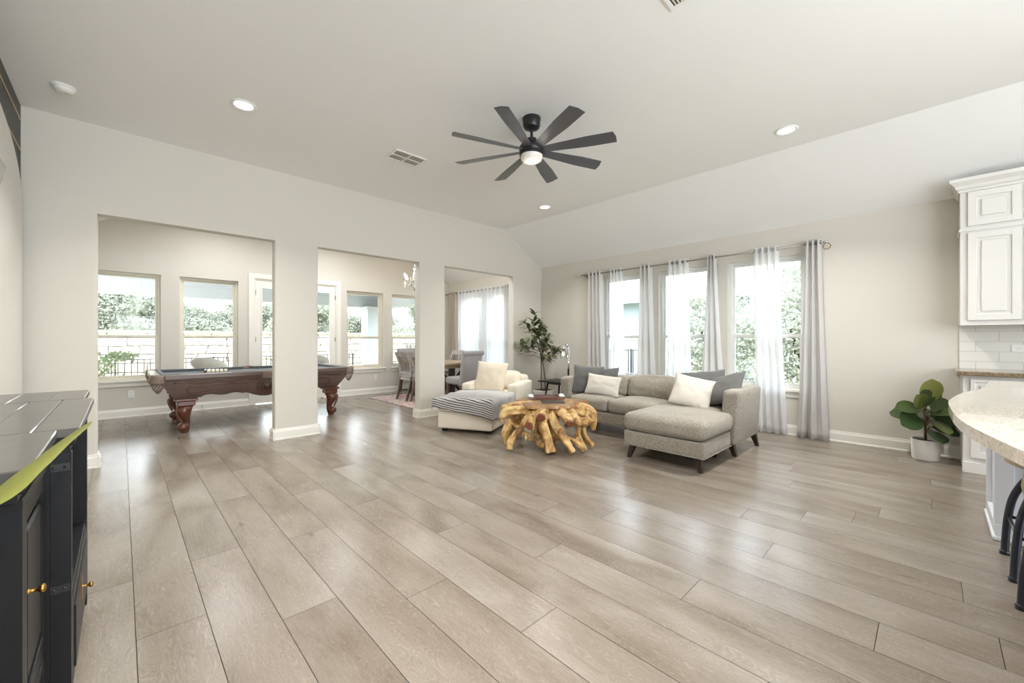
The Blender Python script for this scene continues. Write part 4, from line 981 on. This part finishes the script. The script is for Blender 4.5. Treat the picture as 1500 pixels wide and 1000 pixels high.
for s in (-1, 1):
    bm = bm_new(); y = s * .48
    box(bm, -.36, .36, y - .05, y + .05, 0, .07, .01); box(bm, -.05, .05, y - .05, y + .05, .06, .65, .006)
    for q in (-1, 1): tube(bm, [(q * .32, y, .05), (q * .05, y, .33)], .035, 4); tube(bm, [(q * .34, y, .65), (q * .05, y, .36)], .035, 4)
    obj('trestle', bm, M['espresso'], dt)
bm = bm_new(); box(bm, -.035, .035, -.48, .48, .28, .36, .006); obj('stretcher', bm, M['espresso'], dt)
def slat_chair():
    t = thing('slat_back_chair', '', 'chair', (0, 0, 0), 0, 'slat back dining chairs')
    def bx_(z): return -.20 - .12 * max(0, (z - .45)) / .5 - .10 * max(0, (.45 - z) / .45) ** 1.5 + .04 * math.sin(max(0, z - .45) * 6)
    for s in (-1, 1):
        bm = bm_new(); P = [(bx_(z), s * (.19 + .03 * z), z) for z in (0, .12, .25, .38, .46)]; loft(bm, [[(p[0] + a, p[1] + b, p[2]) for a, b in ((-.02, -.015), (.02, -.015), (.02, .015), (-.02, .015))] for p in P], smooth=False); obj('rear_leg', bm, M['brownleg'], t)
        bm = bm_new(); P = [(bx_(z), s * (.19 + .03 * z), z) for z in (.46, .55, .65, .75, .85, .93, .955)]; loft(bm, [[(p[0] + a, p[1] + b, p[2]) for a, b in ((-.018, -.014), (.018, -.014), (.018, .014), (-.018, .014))] for p in P], smooth=False); obj('back_post', bm, M['greywood'], t)
        bm = bm_new(); loft(bm, [[(.20 + a * k, s * .2 + b * k, z) for a, b in ((-1, -1), (1, -1), (1, 1), (-1, 1))] for z, k in ((0, .015), (.40, .022))], smooth=False); obj('front_leg', bm, M['brownleg'], t)
        bm = bm_new(); box(bm, -.22, .2, s * .19 - .01, s * .19 + .01, .16, .19); obj('stretcher', bm, M['brownleg'], t)
    bm = bm_new(); rg = []
    for i in range(9):
        u = -1 + i / 4; y = u * .20; c = -.02 * (1 - u * u); rg.append([(bx_(z) + c + o_, y, z) for z, o_ in ((.86, -.012), (.86, .012), (.95 + .012 * (1 - u * u), .012), (.95 + .012 * (1 - u * u), -.012))])
    loft(bm, rg); ao(obj('top_rail', bm, M['greywood'], t))
    bm = bm_new(); box(bm, bx_(.54) - .012, bx_(.54) + .012, -.19, .19, .51, .56); obj('lower_rail', bm, M['greywood'], t)
    for i in range(6):
        y = -.155 + .062 * i; bm = bm_new(); rg = []
        for z in (.55, .63, .7, .78, .87): c = -.02 * (1 - (y / .2) ** 2) * (z - .55) / .3; rg.append([(bx_(z) + c + a, y + b, z) for a, b in ((-.004, -.009), (.004, -.009), (.004, .009), (-.004, .009))])
        loft(bm, rg, smooth=False); obj('slat', bm, M['brownleg'], t)
    bm = bm_new(); box(bm, -.22, .23, -.22, .22, .39, .44, .01); obj('seat_frame', bm, M['greywood'], t)
    bm = bm_new(); soft(bm, -.21, .24, -.215, .215, .435, .485, .02, (0, 0, .012), 8); obj('seat', bm, M['greyfab'], t)
    return t
M['brownleg'] = wood('chair_leg_wood', rgb(84, 66, 56), rgb(122, 100, 86), (16, 16, 2), .5)
c0 = slat_chair(); RZ_ = .011
c0.location = (4.33, 7.36, RZ_); c0['label'] = 'slat back wooden dining chair farther from the rug edge, nearest the far window'
dup(c0, (4.36, 6.86, RZ_), 0, 'slat back wooden dining chair half hidden by the pier')
dup(c0, (5.40, 7.74, RZ_), PI, 'slat back wooden dining chair across the table in front of the sheers')
def parson(x, y, rz, label):
    t = thing('upholstered_chair', label, 'chair', (x, y, .011), rz, 'grey upholstered dining chairs')
    def sk(p, un): p.x -= .10 * (un[2] + 1) / 2; return p
    bm = bm_new(); soft(bm, -.24, -.15, -.225, .225, .34, .97, .03, (.01, 0, 0), 14, skew=sk); obj('backrest', bm, M['greyfab'], t)
    bm = bm_new(); tube(bm, [(-.325, -.235, .955), (-.325, -.228, .955), (-.325, .228, .955), (-.325, .235, .955)], [.03, .045, .045, .03], 18); obj('rolled_top', bm, M['greyfab'], t)
    bm = bm_new(); soft(bm, -.20, .26, -.23, .23, .36, .49, .035, (.0, 0, .018), 12); obj('seat', bm, M['greyfab'], t)
    for sx, sy in ((-1, -1), (-1, 1), (1, -1), (1, 1)):
        bm = bm_new(); loft(bm, [[((.21 if sx > 0 else -.2 - .05 * (z == 0)) + a * k, sy * .195 + b * k, z) for a, b in ((-1, -1), (1, -1), (1, 1), (-1, 1))] for z, k in ((0, .017), (.37, .024))], smooth=False); obj('leg', bm, M['brownleg'], t)
parson(4.74, 6.28, PI / 2, 'grey upholstered chair with a rolled top at the near end of the dining table')
parson(4.86, 8.30, -PI / 2, 'grey upholstered chair with a rolled top at the far end of the dining table')

ch = thing('chandelier', 'crystal chandelier with candle bulbs hanging in the dining room', 'chandelier', (4.42, 7.52, 0))
bm = bm_new(); tube(bm, [(0, 0, 3.26), (0, 0, 2.72)], .006, 8); lathe(bm, [(.06, 3.25), (.05, 3.22), (.01, 3.2)], 20); obj('chain', bm, M['chrome'], ch)
bm = bm_new(); lathe(bm, [(.01, 2.74), (.03, 2.70), (.015, 2.62), (.035, 2.52), (.045, 2.45), (.02, 2.36), (.03, 2.30), (.005, 2.22)], 20); obj('stem', bm, M['chrome'], ch)
m_cr = simple('crystal', rgb(226, 226, 228), .05, .75, var=.25, vscale=60)
rn = random.Random(3)
for k in range(8):
    a = 2 * PI * k / 8 + .2; dx, dy = math.cos(a), math.sin(a); zz = 2.47 if k % 2 else 2.42; R1 = .20 if k % 2 else .22
    bm = bm_new(); tube(bm, smooth_path([(0, 0, 2.42), (dx * .09, dy * .09, 2.36), (dx * R1, dy * R1, 2.41), (dx * R1, dy * R1, zz)], 5), .006, 8); lathe(bm, [(.03, zz), (.034, zz + .008), (.012, zz + .012)], 14, (dx * R1, dy * R1, 0)); tube(bm, [(dx * R1, dy * R1, zz), (dx * R1, dy * R1, zz + .07)], .010, 8)
    ar = obj('arm', bm, M['chrome'], ch)
    bm = bm_new(); lathe(bm, [(.007, 0), (.014, .02), (.011, .04), (.002, .06)], 12, (dx * R1, dy * R1, zz + .07)); obj('bulb', bm, M['bulb'], ar)
for k in range(40):
    a = rn.uniform(0, 2 * PI); r = rn.choice((.05, .10, .15, .2, .22)) ; z0 = {.05: 2.34, .10: 2.38, .15: 2.40, .2: 2.44, .22: 2.44}[r] + rn.uniform(-.02, .22 if r < .12 else .03); n = rn.randint(3, 6)
    bm = bm_new()
    for q in range(n):
        L_ = .011 if q < n - 1 else .018; zc = z0 - q * .028; lathe(bm, [(0.001, zc + L_), (.009, zc), (.001, zc - L_)], 6, (r * math.cos(a), r * math.sin(a), 0))
    obj('crystal_strand', bm, m_cr, ch, smooth=False)
light('chandelier_light', 'POINT', (4.42, 7.52, 2.62), 6, (1, .85, .65), radius=.12)

# ------------------------------------------------------------------ kitchen
def panel_door(bm, xf, y0, y1, z0, z1, d=.02, rw=.058, sgn=-1):
    """raised panel door whose face looks towards sgn*x, back face at xf"""
    def B(ya, yb, za, zb, t0, t1, bev=0): x = sorted((xf + sgn * t0, xf + sgn * t1)); box(bm, x[0], x[1], ya, yb, za, zb, bev, seg=1)
    B(y0, y0 + rw, z0, z1, 0, d, .003); B(y1 - rw, y1, z0, z1, 0, d, .003); B(y0 + rw - .003, y1 - rw + .003, z1 - rw, z1, 0, d, .003); B(y0 + rw - .003, y1 - rw + .003, z0, z0 + rw, 0, d, .003)
    B(y0 + rw - .002, y1 - rw + .002, z0 + rw - .002, z1 - rw + .002, 0, d * .45)
    B(y0 + rw + .025, y1 - rw - .025, z0 + rw + .025, z1 - rw - .025, d * .4, d * .95, .007)
XF = 5.84; Y0 = -.185
uc = thing('wall_cabinet', 'white raised panel kitchen wall cabinet with crown moulding', 'cabinet', (6.0, -1.2, 1.36))
bm = bm_new(); box(bm, XF, XR - .003, Y0 - 2.1, Y0, 1.355, 2.66, .002); obj('cabinet_body', bm, M['cab'], uc, True)
for k in range(6):
    y1 = Y0 - .048 - .345 * k; y0 = y1 - .325
    bm = bm_new(); panel_door(bm, XF, y0, y1, 2.30, 2.625); obj('door', bm, M['cab'], uc, True)
    bm = bm_new(); panel_door(bm, XF, y0, y1, 1.40, 2.235); obj('door', bm, M['cab'], uc, True)
bm = bm_new(); box(bm, XF - .012, XF, Y0 - 2.1, Y0 + .01, 2.252, 2.283, .004); box(bm, XF, XR, Y0, Y0 + .01, 2.252, 2.283, .003); obj('mid_moulding', bm, M['cab'], uc, True)
pr_ = [(0, 2.63), (.012, 2.63), (.014, 2.65), (.028, 2.662), (.036, 2.69), (.06, 2.715), (.07, 2.722), (.072, 2.755), (0, 2.755)]
bm = bm_new()
loft(bm, [[(XF - p, Y0 - 2.1, z) for p, z in pr_], [(XF - p, Y0 + p, z) for p, z in pr_], [(XR - .33 * 0 - (.17 if z > 2.69 else .0) - .003, Y0 + p, z) for p, z in pr_]], smooth=False); obj('crown_moulding', bm, M['cab'], uc, True)
bm = bm_new(); box(bm, XR - .012, XR - .001, Y0 - 2.1, Y0 - .005, .93, 1.36); struct('trim_backsplash', bm, M['tile'], 'white subway tile backsplash between counter and wall cabinet', 'backsplash')
t = thing('wall_outlet', 'white outlet on the subway tile backsplash at the right edge', 'outlet', (XR - .012, -.60, 1.135), 0)
bm = bm_new(); box(bm, -.006, 0, -.075, .075, -.035, .035, .002); obj('cover_plate', bm, M['white'], t)
for y in (-.03, .03):
    bm = bm_new(); box(bm, -.009, -.006, y - .02, y + .02, -.014, .014, .002)
    for q in (-1, 1): box(bm, -.0096, -.009, y + q * .007 - .001, y + q * .007 + .001, -.006, .006, mat=1)
    obj('socket', bm, [M['white'], M['iron']], t)
bc = thing('base_cabinet', 'white base cabinet under the brown granite counter', 'cabinet', (5.9, -1.2, 0))
bm = bm_new(); box(bm, 5.60, XR - .003, Y0 - 2.1, Y0 - .01, .0, .89, .002); box(bm, 5.585, 5.60, Y0 - 2.1, Y0 - .005, .0, .10, .004); obj('cabinet_body', bm, M['cab'], bc, True)
for k in range(4):
    y1 = Y0 - .055 - .46 * k; y0 = y1 - .44
    bm = bm_new(); panel_door(bm, 5.60, y0, y1, .14, .66); obj('door', bm, M['cab'], bc, True)
    bm = bm_new(); panel_door(bm, 5.60, y0, y1, .69, .86, rw=.03); obj('drawer', bm, M['cab'], bc, True)
bm = bm_new(); box(bm, 5.53, XR - .001, Y0 - 2.12, Y0 + .03, .892, .93, .006); tag(obj('countertop', bm, M['granited']), 'speckled brown granite counter below the subway tile', 'countertop')

ib = thing('kitchen_island', 'pale painted kitchen island base at the right edge', 'kitchen island', (4.1, -.9, 0))
bm = bm_new(); box(bm, 3.84, 4.38, -1.7, -.285, 0, .89); obj('cabinet_body', bm, M['island'], ib, True)
bm = bm_new()
for x in (3.83, 4.32): box(bm, x, x + .07, -.285, -.262, .1, .89, .004)
box(bm, 3.90, 4.32, -.285, -.272, .78, .89); box(bm, 3.825, 3.845, -1.7, -.262, .78, .89)
for y in (-.34, -.72, -1.1): box(bm, 3.825, 3.845, y, y + .075, .1, .89, .004)
obj('pilaster', bm, M['island'], ib, True)
bm = bm_new(); box(bm, 3.815, 4.40, -1.7, -.252, 0, .03, .01); box(bm, 3.822, 4.395, -1.7, -.262, .03, .10, .004); obj('plinth', bm, M['island'], ib, True)
arc = [(4.46, -1.75), (4.46, -.34), (4.40, -.275), (4.1, -.25), (3.67, -.205), (3.33, -.12), (3.07, -.08), (2.89, -.06), (2.73, -.05), (2.38, -.057), (2.16, -.072), (2.0, -.096), (1.87, -.122), (1.77, -.144), (1.686, -.165), (1.5, -.23), (1.33, -.33), (1.2, -.5), (1.12, -.75), (1.1, -1.05), (1.16, -1.35), (1.3, -1.6), (1.5, -1.75)]
sm = [tuple(p)[:2] for p in smooth_path([(x, y, 0) for x, y in arc[3:]], 3)]
bm = bm_new(); prism(bm, arc[:3] + sm, 'z', .89, .93, .008); o = tag(ao(obj('island_countertop', bm, M['granite'])), 'pale polished granite bar top with a curved edge at the right', 'countertop')
bm = bm_new(); box(bm, 1.75, 1.95, -1.3, -1.1, 0, .89, .01); box(bm, 1.70, 2.0, -1.35, -1.05, 0, .10, .008); obj('support_leg', bm, M['island'], ib, True)
def stool(x, y, label):
    t = thing('bar_stool', label, 'stool', (x, y, 0), 0, 'stools at the island')
    for s in (-1, 1):
        P = smooth_path([(-.19, -.175 * s, 0), (-.185, -.165 * s, .2), (-.16, -.14 * s, .36), (-.09, -.08 * s, .50), (0, 0, .545 + .0 * s), (.09, .08 * s, .50), (.16, .14 * s, .36), (.185, .165 * s, .2), (.19, .175 * s, 0)], 5)
        bm = bm_new(); tube(bm, P, .0165, 12); obj('leg_hoop', bm, M['navy'], t)
    for sx in (-1, 1):
        for sy in (-1, 1): bm = bm_new(); lathe(bm, [(.021, 0), (.021, .02), (.017, .024)], 14, (sx * .19, sy * .175, 0)); obj('foot', bm, M['navy'], t)
    bm = bm_new(); Q = [(-.18, -.16, .22), (.18, -.16, .22), (.18, .16, .22), (-.18, .16, .22), (-.18, -.16, .22)]
    for a, b in zip(Q, Q[1:]): tube(bm, [a, b], .009, 8)
    obj('footrest', bm, M['navy'], t)
    bm = bm_new(); lathe(bm, [(.0, .555), (.17, .555), (.19, .565), (.195, .60), (.19, .645), (.17, .655), (0, .65)], 36, cap=False); ao(obj('seat', bm, M['stool'], t), 50)
stool(3.43, -.46, 'navy metal bar stool with a pale wooden seat, farther one under the bar top'); stool(2.74, -.455, 'navy metal bar stool nearest the camera, only a leg showing')

# ------------------------------------------------------------------ black media console on the left
mc = thing('media_console', 'worn black media console with brass knobs along the left wall', 'console', (-.36, 2.3, 0))
XB = -.60
def slab(bm, y0, y1, xf, n=4):
    w_ = (xf - XB) / n
    for i in range(n): box(bm, XB + i * w_, XB + (i + 1) * w_ - .0015, y0, y1, .912, .94, .003, seg=1)
bm = bm_new(); slab(bm, 1.355, 1.88, -.140); slab(bm, 1.882, 2.798, -.092, 5); slab(bm, 2.80, 3.27, -.124)
obj('top', bm, simple('worn_black_top', rgb(74, 71, 66), .28, var=.3, vscale=5, bump=.2, bscale=12, coat=.3), mc, True)
bm = bm_new()
for y0, y1, xf in ((1.365, 1.88, -.15), (1.885, 2.795, -.105), (2.80, 3.26, -.135)):
    box(bm, XB, xf, y0, y1, .885, .913, .006); box(bm, XB, xf - .012, y0 + .01, y1 - .01, .862, .887, .004)
obj('moulding', bm, M['console'], mc, True)
bm = bm_new()
for y0, y1, xf in ((1.40, 1.425, -.157), (1.895, 1.935, -.113), (2.70, 2.742, -.113), (3.20, 3.23, -.165)): box(bm, XB, xf, y0, y1, 0, .865, .002)
box(bm, XB, XB + .015, 1.4, 3.23, .05, .865); box(bm, XB, -.17, 1.42, 1.90, .05, .075); box(bm, XB, -.17, 2.74, 3.2, .05, .075); box(bm, XB, -.14, 1.93, 2.70, .05, .08)
box(bm, -.182, -.157, 1.425, 1.46, .0, .865); box(bm, -.182, -.157, 1.86, 1.895, .0, .865); box(bm, -.182, -.157, 1.46, 1.86, .835, .865); box(bm, -.182, -.157, 1.46, 1.86, .0, .075)
box(bm, -.182, -.157, 2.742, 2.78, .0, .865); box(bm, -.182, -.157, 3.165, 3.2, .0, .865); box(bm, -.182, -.157, 2.78, 3.165, .835, .865); box(bm, -.182, -.157, 2.78, 3.165, 0, .075)
obj('carcass', bm, M['console'], mc, True)
bm = bm_new(); box(bm, XB, -.118, 1.936, 2.70, .365, .385, .002); obj('shelf', bm, M['console'], mc, True)
def knob(parent, p):
    bm = bm_new(); lathe(bm, [(.011, 0), (.012, .004), (.006, .008), (.006, .026), (.012, .030), (.017, .036), (.016, .044), (.008, .049), (0, .05)], 20, cap=False); bm.transform(Matrix.Translation(p) @ Matrix.Rotation(PI / 2, 4, 'Y') @ Matrix.Scale(.62, 4))
    o = obj('knob', bm, M['brass'], parent); o.location = -mc.location; o['label'] = 'brass knob'
def cdoor(y0, y1, z0, z1, ky, kz, nm='door', xf=-.186, rw=.055):
    bm = bm_new(); panel_door(bm, xf, y0, y1, z0, z1, .022, rw, +1); o = obj(nm, bm, M['console'], mc, True); knob(o, (xf + .022, ky, kz))
cdoor(1.462, 1.858, .30, .833, 1.53, .605); cdoor(1.462, 1.858, .08, .28, 1.66, .18, 'drawer', rw=.035)
cdoor(2.782, 3.163, .30, .833, 3.09, .605); cdoor(2.782, 3.163, .08, .28, 2.97, .18, 'drawer', rw=.035)
bm = bm_new(); box(bm, -.135, -.113, 1.94, 2.695, .085, .362, .003); box(bm, -.115, -.108, 2.0, 2.64, .12, .33, .004); o = obj('drawer', bm, M['console'], mc, True); knob(o, (-.108, 2.29, .262))
bm = bm_new(); box(bm, -.109, -.107, 2.275, 2.305, .215, .30, .0005); obj('backplate', bm, M['brass'], mc, True)['label'] = 'small brass backplate'
for z in (.82, .44):
    bm = bm_new(); box(bm, -.16, -.116, 1.891, 1.8955, z - .012, z + .012)
    for x in (-.15, -.127): ball(bm, (x, 1.8905, z), .004)
    obj('strap_hinge', bm, M['black'], mc, True)

# long leaves of a plant standing left of the camera
lp = thing('potted_dracaena', 'plant with a long yellow green leaf reaching over the black console', 'plant', (-.42, .72, 0))
bm = bm_new(); lathe(bm, [(.10, 0), (.11, .02), (.13, .30), (.135, .32), (.12, .32), (.11, .28), (0, .27)], 32, cap=False); ao(obj('pot', bm, M['potw'], lp))
bm = bm_new(); tube(bm, [(0, 0, .27), (.01, .01, .6), (.02, .02, .88)], [.018, .015, .012], 10); obj('stem', bm, M['stalk'], lp)
def strap(P, W, sd):
    lf = bm_new(); lay = lf.loops.layers.color.new('seed'); P = smooth_path(P, 6); prev = None; n = len(P)
    for i, p in enumerate(P):
        t = (P[min(i + 1, n - 1)] - P[max(i - 1, 0)]).normalized(); s_ = t.cross(Vector((0, 0, 1))).normalized(); u = i / (n - 1)
        w_ = W * (min(1, .35 + u * 3) if u < .22 else (1 - (u - .22) / .78) ** .75) + .0006; up = s_.cross(t)
        row = [lf.verts.new(p - s_ * w_ + up * w_ * .35), lf.verts.new(p), lf.verts.new(p + s_ * w_ + up * w_ * .35)]
        if prev:
            for k in (0, 1):
                f = lf.faces.new((prev[k], prev[k + 1], row[k + 1], row[k])); f.smooth = True
                for l in f.loops: l[lay] = (sd, sd, sd, 1)
        prev = row
    o = obj('leaf', lf, M['leaf_long'], lp, True, recalc=False); md = o.modifiers.new('t', 'SOLIDIFY'); md.thickness = .0012
strap([(-.40, .74, .88), (-.28, .86, .96), (-.165, 1.05, .945), (-.132, 1.30, .945), (-.108, 1.55, .948), (-.08, 1.80, .95), (-.07, 1.95, .946)], .023, .6)
strap([(-.40, .74, .88), (-.52, .80, 1.05), (-.56, .95, 1.0)], .02, .3); strap([(-.40, .74, .88), (-.5, .55, 1.08), (-.52, .35, 1.0)], .02, .8)
strap([(-.40, .74, .88), (-.42, .62, 1.1), (-.38, .45, 1.08)], .02, .5)

# ------------------------------------------------------------------ outside
bm = bm_new(); box(bm, -25, XR + .3, YB + 10, YB + 60, -.6, -.25); box(bm, XR + .2, 40, -20, YB + 60, -.6, -.2); struct('ground', bm, M['grass'], 'dry grass outside', 'ground')
bm = bm_new(); box(bm, -6, 6.9, YB + .16, 13.6, -.3, -.06); struct('patio_floor', bm, M['concrete'], 'concrete floor of the covered patio', 'patio')
bm = bm_new(); box(bm, -6, 6.9, 13.6, YB + 10, -.6, -.25); struct('yard', bm, M['grass'], 'strip of yard before the stone wall', 'ground')
bm = bm_new(); box(bm, -6, 6.85, YB + .16, 13.6, 2.66, 2.8); struct('patio_ceiling', bm, M['soffit'], 'pale ceiling of the covered patio', 'ceiling')
bm = bm_new(); box(bm, -6, 6.85, 13.25, 13.55, 2.30, 2.68); box(bm, 6.45, 6.85, YB + .16, 13.25, 2.30, 2.68); box(bm, -6, 6.85, 13.2, 13.25, 2.58, 2.68); struct('patio_beam', bm, M['soffit'], 'pale beam along the patio edge', 'beam')
bm = bm_new(); box(bm, 5.85, 6.4, 12.9, 13.4, -.06, 2.31); box(bm, 5.81, 6.44, 12.86, 13.44, -.06, .12); box(bm, 5.81, 6.44, 12.86, 13.44, 2.18, 2.31); struct('patio_column', bm, M['stuccog'], 'square bluish patio column', 'column')
bm = bm_new(); box(bm, -14, 13, 17.0, 17.5, -.5, 1.42); struct('stone_wall', bm, M['stone'], 'pale limestone garden wall beyond the patio', 'garden wall')
bm = bm_new(); box(bm, -14, 13, 16.94, 17.56, 1.42, 1.50, .01); struct('stone_coping', bm, M['concrete'], 'flat coping along the top of the limestone wall', 'coping')
bm = bm_new(); box(bm, -40, 40, 17.5, 60, .3, 1.1); struct('upper_ground', bm, M['grass'], 'raised ground behind the stone wall', 'ground')
def railing(p0, p1, z0, z1, label, step=.115, posts=1.9):
    t = thing('railing', label, 'railing', (*p0, z0)); d = Vector((p1[0] - p0[0], p1[1] - p0[1], 0)); L = d.length; d.normalize()
    rz = math.atan2(d.y, d.x); t.rotation_euler = (0, 0, rz)
    bm = bm_new(); H_ = z1 - z0; box(bm, 0, L, -.018, .018, H_ - .022, H_); box(bm, 0, L, -.012, .012, .07, .09); obj('rails', bm, M['iron'], t)
    bm = bm_new(); n = int(L / step)
    for i in range(n): box(bm, i * step - .009, i * step + .009, -.009, .009, .09, H_ - .02)
    o = obj('pickets', bm, M['iron'], t); o['kind'] = 'stuff'
    for i in range(int(L / posts) + 1): bm = bm_new(); box(bm, i * posts - .016, i * posts + .016, -.016, .016, 0, H_ + .02); obj('post', bm, M['iron'], t)
railing((-5.8, 13.5), (5.7, 13.5), -.06, .74, 'dark iron railing along the patio edge')
railing((7.9, 14), (7.9, 4.3), -.3, 1.0, 'dark iron fence outside the sofa windows')
def wicker(x, y, rz, label):
    t = thing('patio_chair', label, 'chair', (x, y, -.06), rz, 'wicker patio chairs')
    bm = bm_new(); rg = []
    for i in range(21):
        a = -PI * .62 + PI * 1.24 * i / 20; r = .30; h = .90 - .22 * (abs(a) / (PI * .62)) ** 2
        rg.append([(-r * math.cos(a) * k, r * math.sin(a) * k, z) for k, z in ((1, .30), (1.06, h - .04), (1.05, h), (.95, h), (.93, h - .05), (.9, .30))])
    loft(bm, rg); obj('wraparound_back', bm, M['wicker'], t)
    bm = bm_new(); lathe(bm, [(.27, .30), (.29, .34), (.29, .40), (.27, .42)], 28); obj('seat', bm, M['wicker'], t)
    for k in range(4): a = PI / 4 + k * PI / 2; bm = bm_new(); tube(bm, [(.24 * math.cos(a), .24 * math.sin(a), 0), (.22 * math.cos(a), .22 * math.sin(a), .32)], .018, 8); obj('leg', bm, M['iron'], t)
wicker(1.30, 10.3, -PI / 2 + .3, 'wicker patio chair seen through the window above the pool table')
wicker(3.35, 10.3, -PI / 2 - .3, 'wicker patio chair seen low through the glass doors')

def leafcloud(bm, lay, c, R_, n, size, rn):
    for _ in range(n):
        while True:
            v = Vector((rn.uniform(-1, 1), rn.uniform(-1, 1), rn.uniform(-1, 1)))
            if .35 < v.length < 1: break
        v = v * (1 + .25 * noise.noise(v * 2.3 + Vector(c))); p = Vector((c[0] + v.x * R_[0], c[1] + v.y * R_[1], c[2] + v.z * R_[2]))
        a = Vector((rn.gauss(0, 1), rn.gauss(0, 1), rn.gauss(0, 1))).normalized(); b = a.orthogonal().normalized(); s_ = size * rn.uniform(.6, 1.3)
        f = bm.faces.new([bm.verts.new(p + q) for q in (a * s_, b * s_ * .55, -a * s_, -b * s_ * .55)]); k = rn.random()
        for l in f.loops: l[lay] = (k, k, k, 1)
def tree(name, label, x, y, z, clouds, mat, trunk_r=.12, seed=0, group=None, n=900, size=.12, cat='tree'):
    rn = random.Random(seed); t = thing(name, label, cat, (x, y, z), 0, group)
    bm = bm_new(); lf = bm_new(); lay = lf.loops.layers.color.new('seed')
    for cx, cy, cz, rx, ry, rz in clouds:
        leafcloud(lf, lay, (cx, cy, cz), (rx, ry, rz), n, size, rn)
        tube(bm, smooth_path([(0, 0, 0), (cx * .25, cy * .25, cz * .4), (cx * .8, cy * .8, cz * .8), (cx, cy, cz)], 3), [trunk_r * k for k in (1, .9, .85, .8, .7, .6, .5, .4, .3, .2)], 7)
    obj('trunk', bm, M['stalk'], t); obj('foliage', lf, mat, t, recalc=False)
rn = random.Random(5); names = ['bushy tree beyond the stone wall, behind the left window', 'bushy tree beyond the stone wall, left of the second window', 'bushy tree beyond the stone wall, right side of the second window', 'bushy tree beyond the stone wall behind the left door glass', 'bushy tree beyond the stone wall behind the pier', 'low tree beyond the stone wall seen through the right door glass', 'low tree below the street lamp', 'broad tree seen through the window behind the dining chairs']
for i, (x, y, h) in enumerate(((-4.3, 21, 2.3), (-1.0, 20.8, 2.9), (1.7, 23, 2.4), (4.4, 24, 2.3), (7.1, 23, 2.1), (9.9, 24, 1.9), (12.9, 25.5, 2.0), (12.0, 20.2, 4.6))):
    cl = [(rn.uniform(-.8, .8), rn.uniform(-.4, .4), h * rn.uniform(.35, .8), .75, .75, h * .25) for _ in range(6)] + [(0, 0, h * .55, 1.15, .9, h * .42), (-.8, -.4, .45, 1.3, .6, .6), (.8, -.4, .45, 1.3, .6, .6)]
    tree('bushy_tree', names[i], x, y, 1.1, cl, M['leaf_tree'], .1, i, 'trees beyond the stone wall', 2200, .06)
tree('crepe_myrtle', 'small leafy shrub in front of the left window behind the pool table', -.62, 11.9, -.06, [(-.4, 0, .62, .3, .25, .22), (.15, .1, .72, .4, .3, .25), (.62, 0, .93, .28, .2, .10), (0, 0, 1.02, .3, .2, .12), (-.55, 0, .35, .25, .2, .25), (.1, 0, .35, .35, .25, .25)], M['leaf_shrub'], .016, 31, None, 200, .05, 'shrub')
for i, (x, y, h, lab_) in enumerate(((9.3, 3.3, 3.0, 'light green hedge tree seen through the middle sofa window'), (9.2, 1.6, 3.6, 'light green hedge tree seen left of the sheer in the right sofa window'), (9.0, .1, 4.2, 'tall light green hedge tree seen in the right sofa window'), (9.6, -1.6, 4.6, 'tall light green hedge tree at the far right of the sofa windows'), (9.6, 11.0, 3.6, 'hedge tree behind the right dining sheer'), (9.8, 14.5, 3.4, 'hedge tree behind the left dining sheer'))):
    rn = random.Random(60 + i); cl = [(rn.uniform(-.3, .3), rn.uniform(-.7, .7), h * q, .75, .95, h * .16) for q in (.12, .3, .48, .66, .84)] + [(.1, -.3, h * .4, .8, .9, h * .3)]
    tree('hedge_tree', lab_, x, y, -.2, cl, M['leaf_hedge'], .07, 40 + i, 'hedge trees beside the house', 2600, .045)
sl = thing('street_lamp', 'street lamp seen through the window right of the glass doors', 'street lamp', (12.4, 26, 1.0))
bm = bm_new(); tube(bm, [(0, 0, 0), (0, 0, 3.1)], [.07, .045], 10); tube(bm, smooth_path([(0, 0, 2.9), (-.15, .14, 3.15), (-.35, .33, 3.1), (-.45, .43, 2.9)], 5), .028, 8); obj('pole', bm, M['iron'], sl)
bm = bm_new(); lathe(bm, [(.05, 2.95), (.10, 2.85), (.26, 2.66), (.27, 2.62), (.1, 2.62)], 20, (-.45, .43, 0)); obj('lamp_head', bm, M['iron'], sl)
# neighbouring house
nh = thing('neighbour_house', 'neighbouring house with a shingle roof and pale blue grey siding', 'house', (14, 9, 0))
bm = bm_new(); box(bm, 11.4, 17, 3.2, 15.5, -.2, 2.5); obj('wall', bm, M['siding'], nh, True)
bm = bm_new(); loft(bm, [[(10.9, y, 2.48), (14.3, y, 4.5), (17.6, y, 2.48), (17.6, y, 2.40), (10.9, y, 2.40)] for y in (2.9, 15.8)], smooth=False); obj('roof', bm, M['shingle'], nh, True)
bm = bm_new(); box(bm, 10.85, 10.92, 2.9, 15.8, 2.30, 2.52); obj('fascia', bm, M['fascia'], nh, True)
bm = bm_new(); box(bm, 11.36, 11.4, 3.2, 15.5, 1.2, 1.45); obj('band', bm, M['fascia'], nh, True)
bm = bm_new(); box(bm, 14.0, 14.7, 4.6, 5.3, 3.6, 5.1); obj('chimney', bm, M['siding'], nh, True)
bm = bm_new(); loft(bm, [[(24 * k * math.cos(a) - 5 + 10, 95 + 10 * math.sin(a) * k, z) for a in [2 * PI * i / 24 for i in range(24)]] for z, k in ((0, 1), (4.5, .8), (7, .5), (8, .12))]); struct('hill', bm, M['grass'], 'faint distant hill', 'hill')
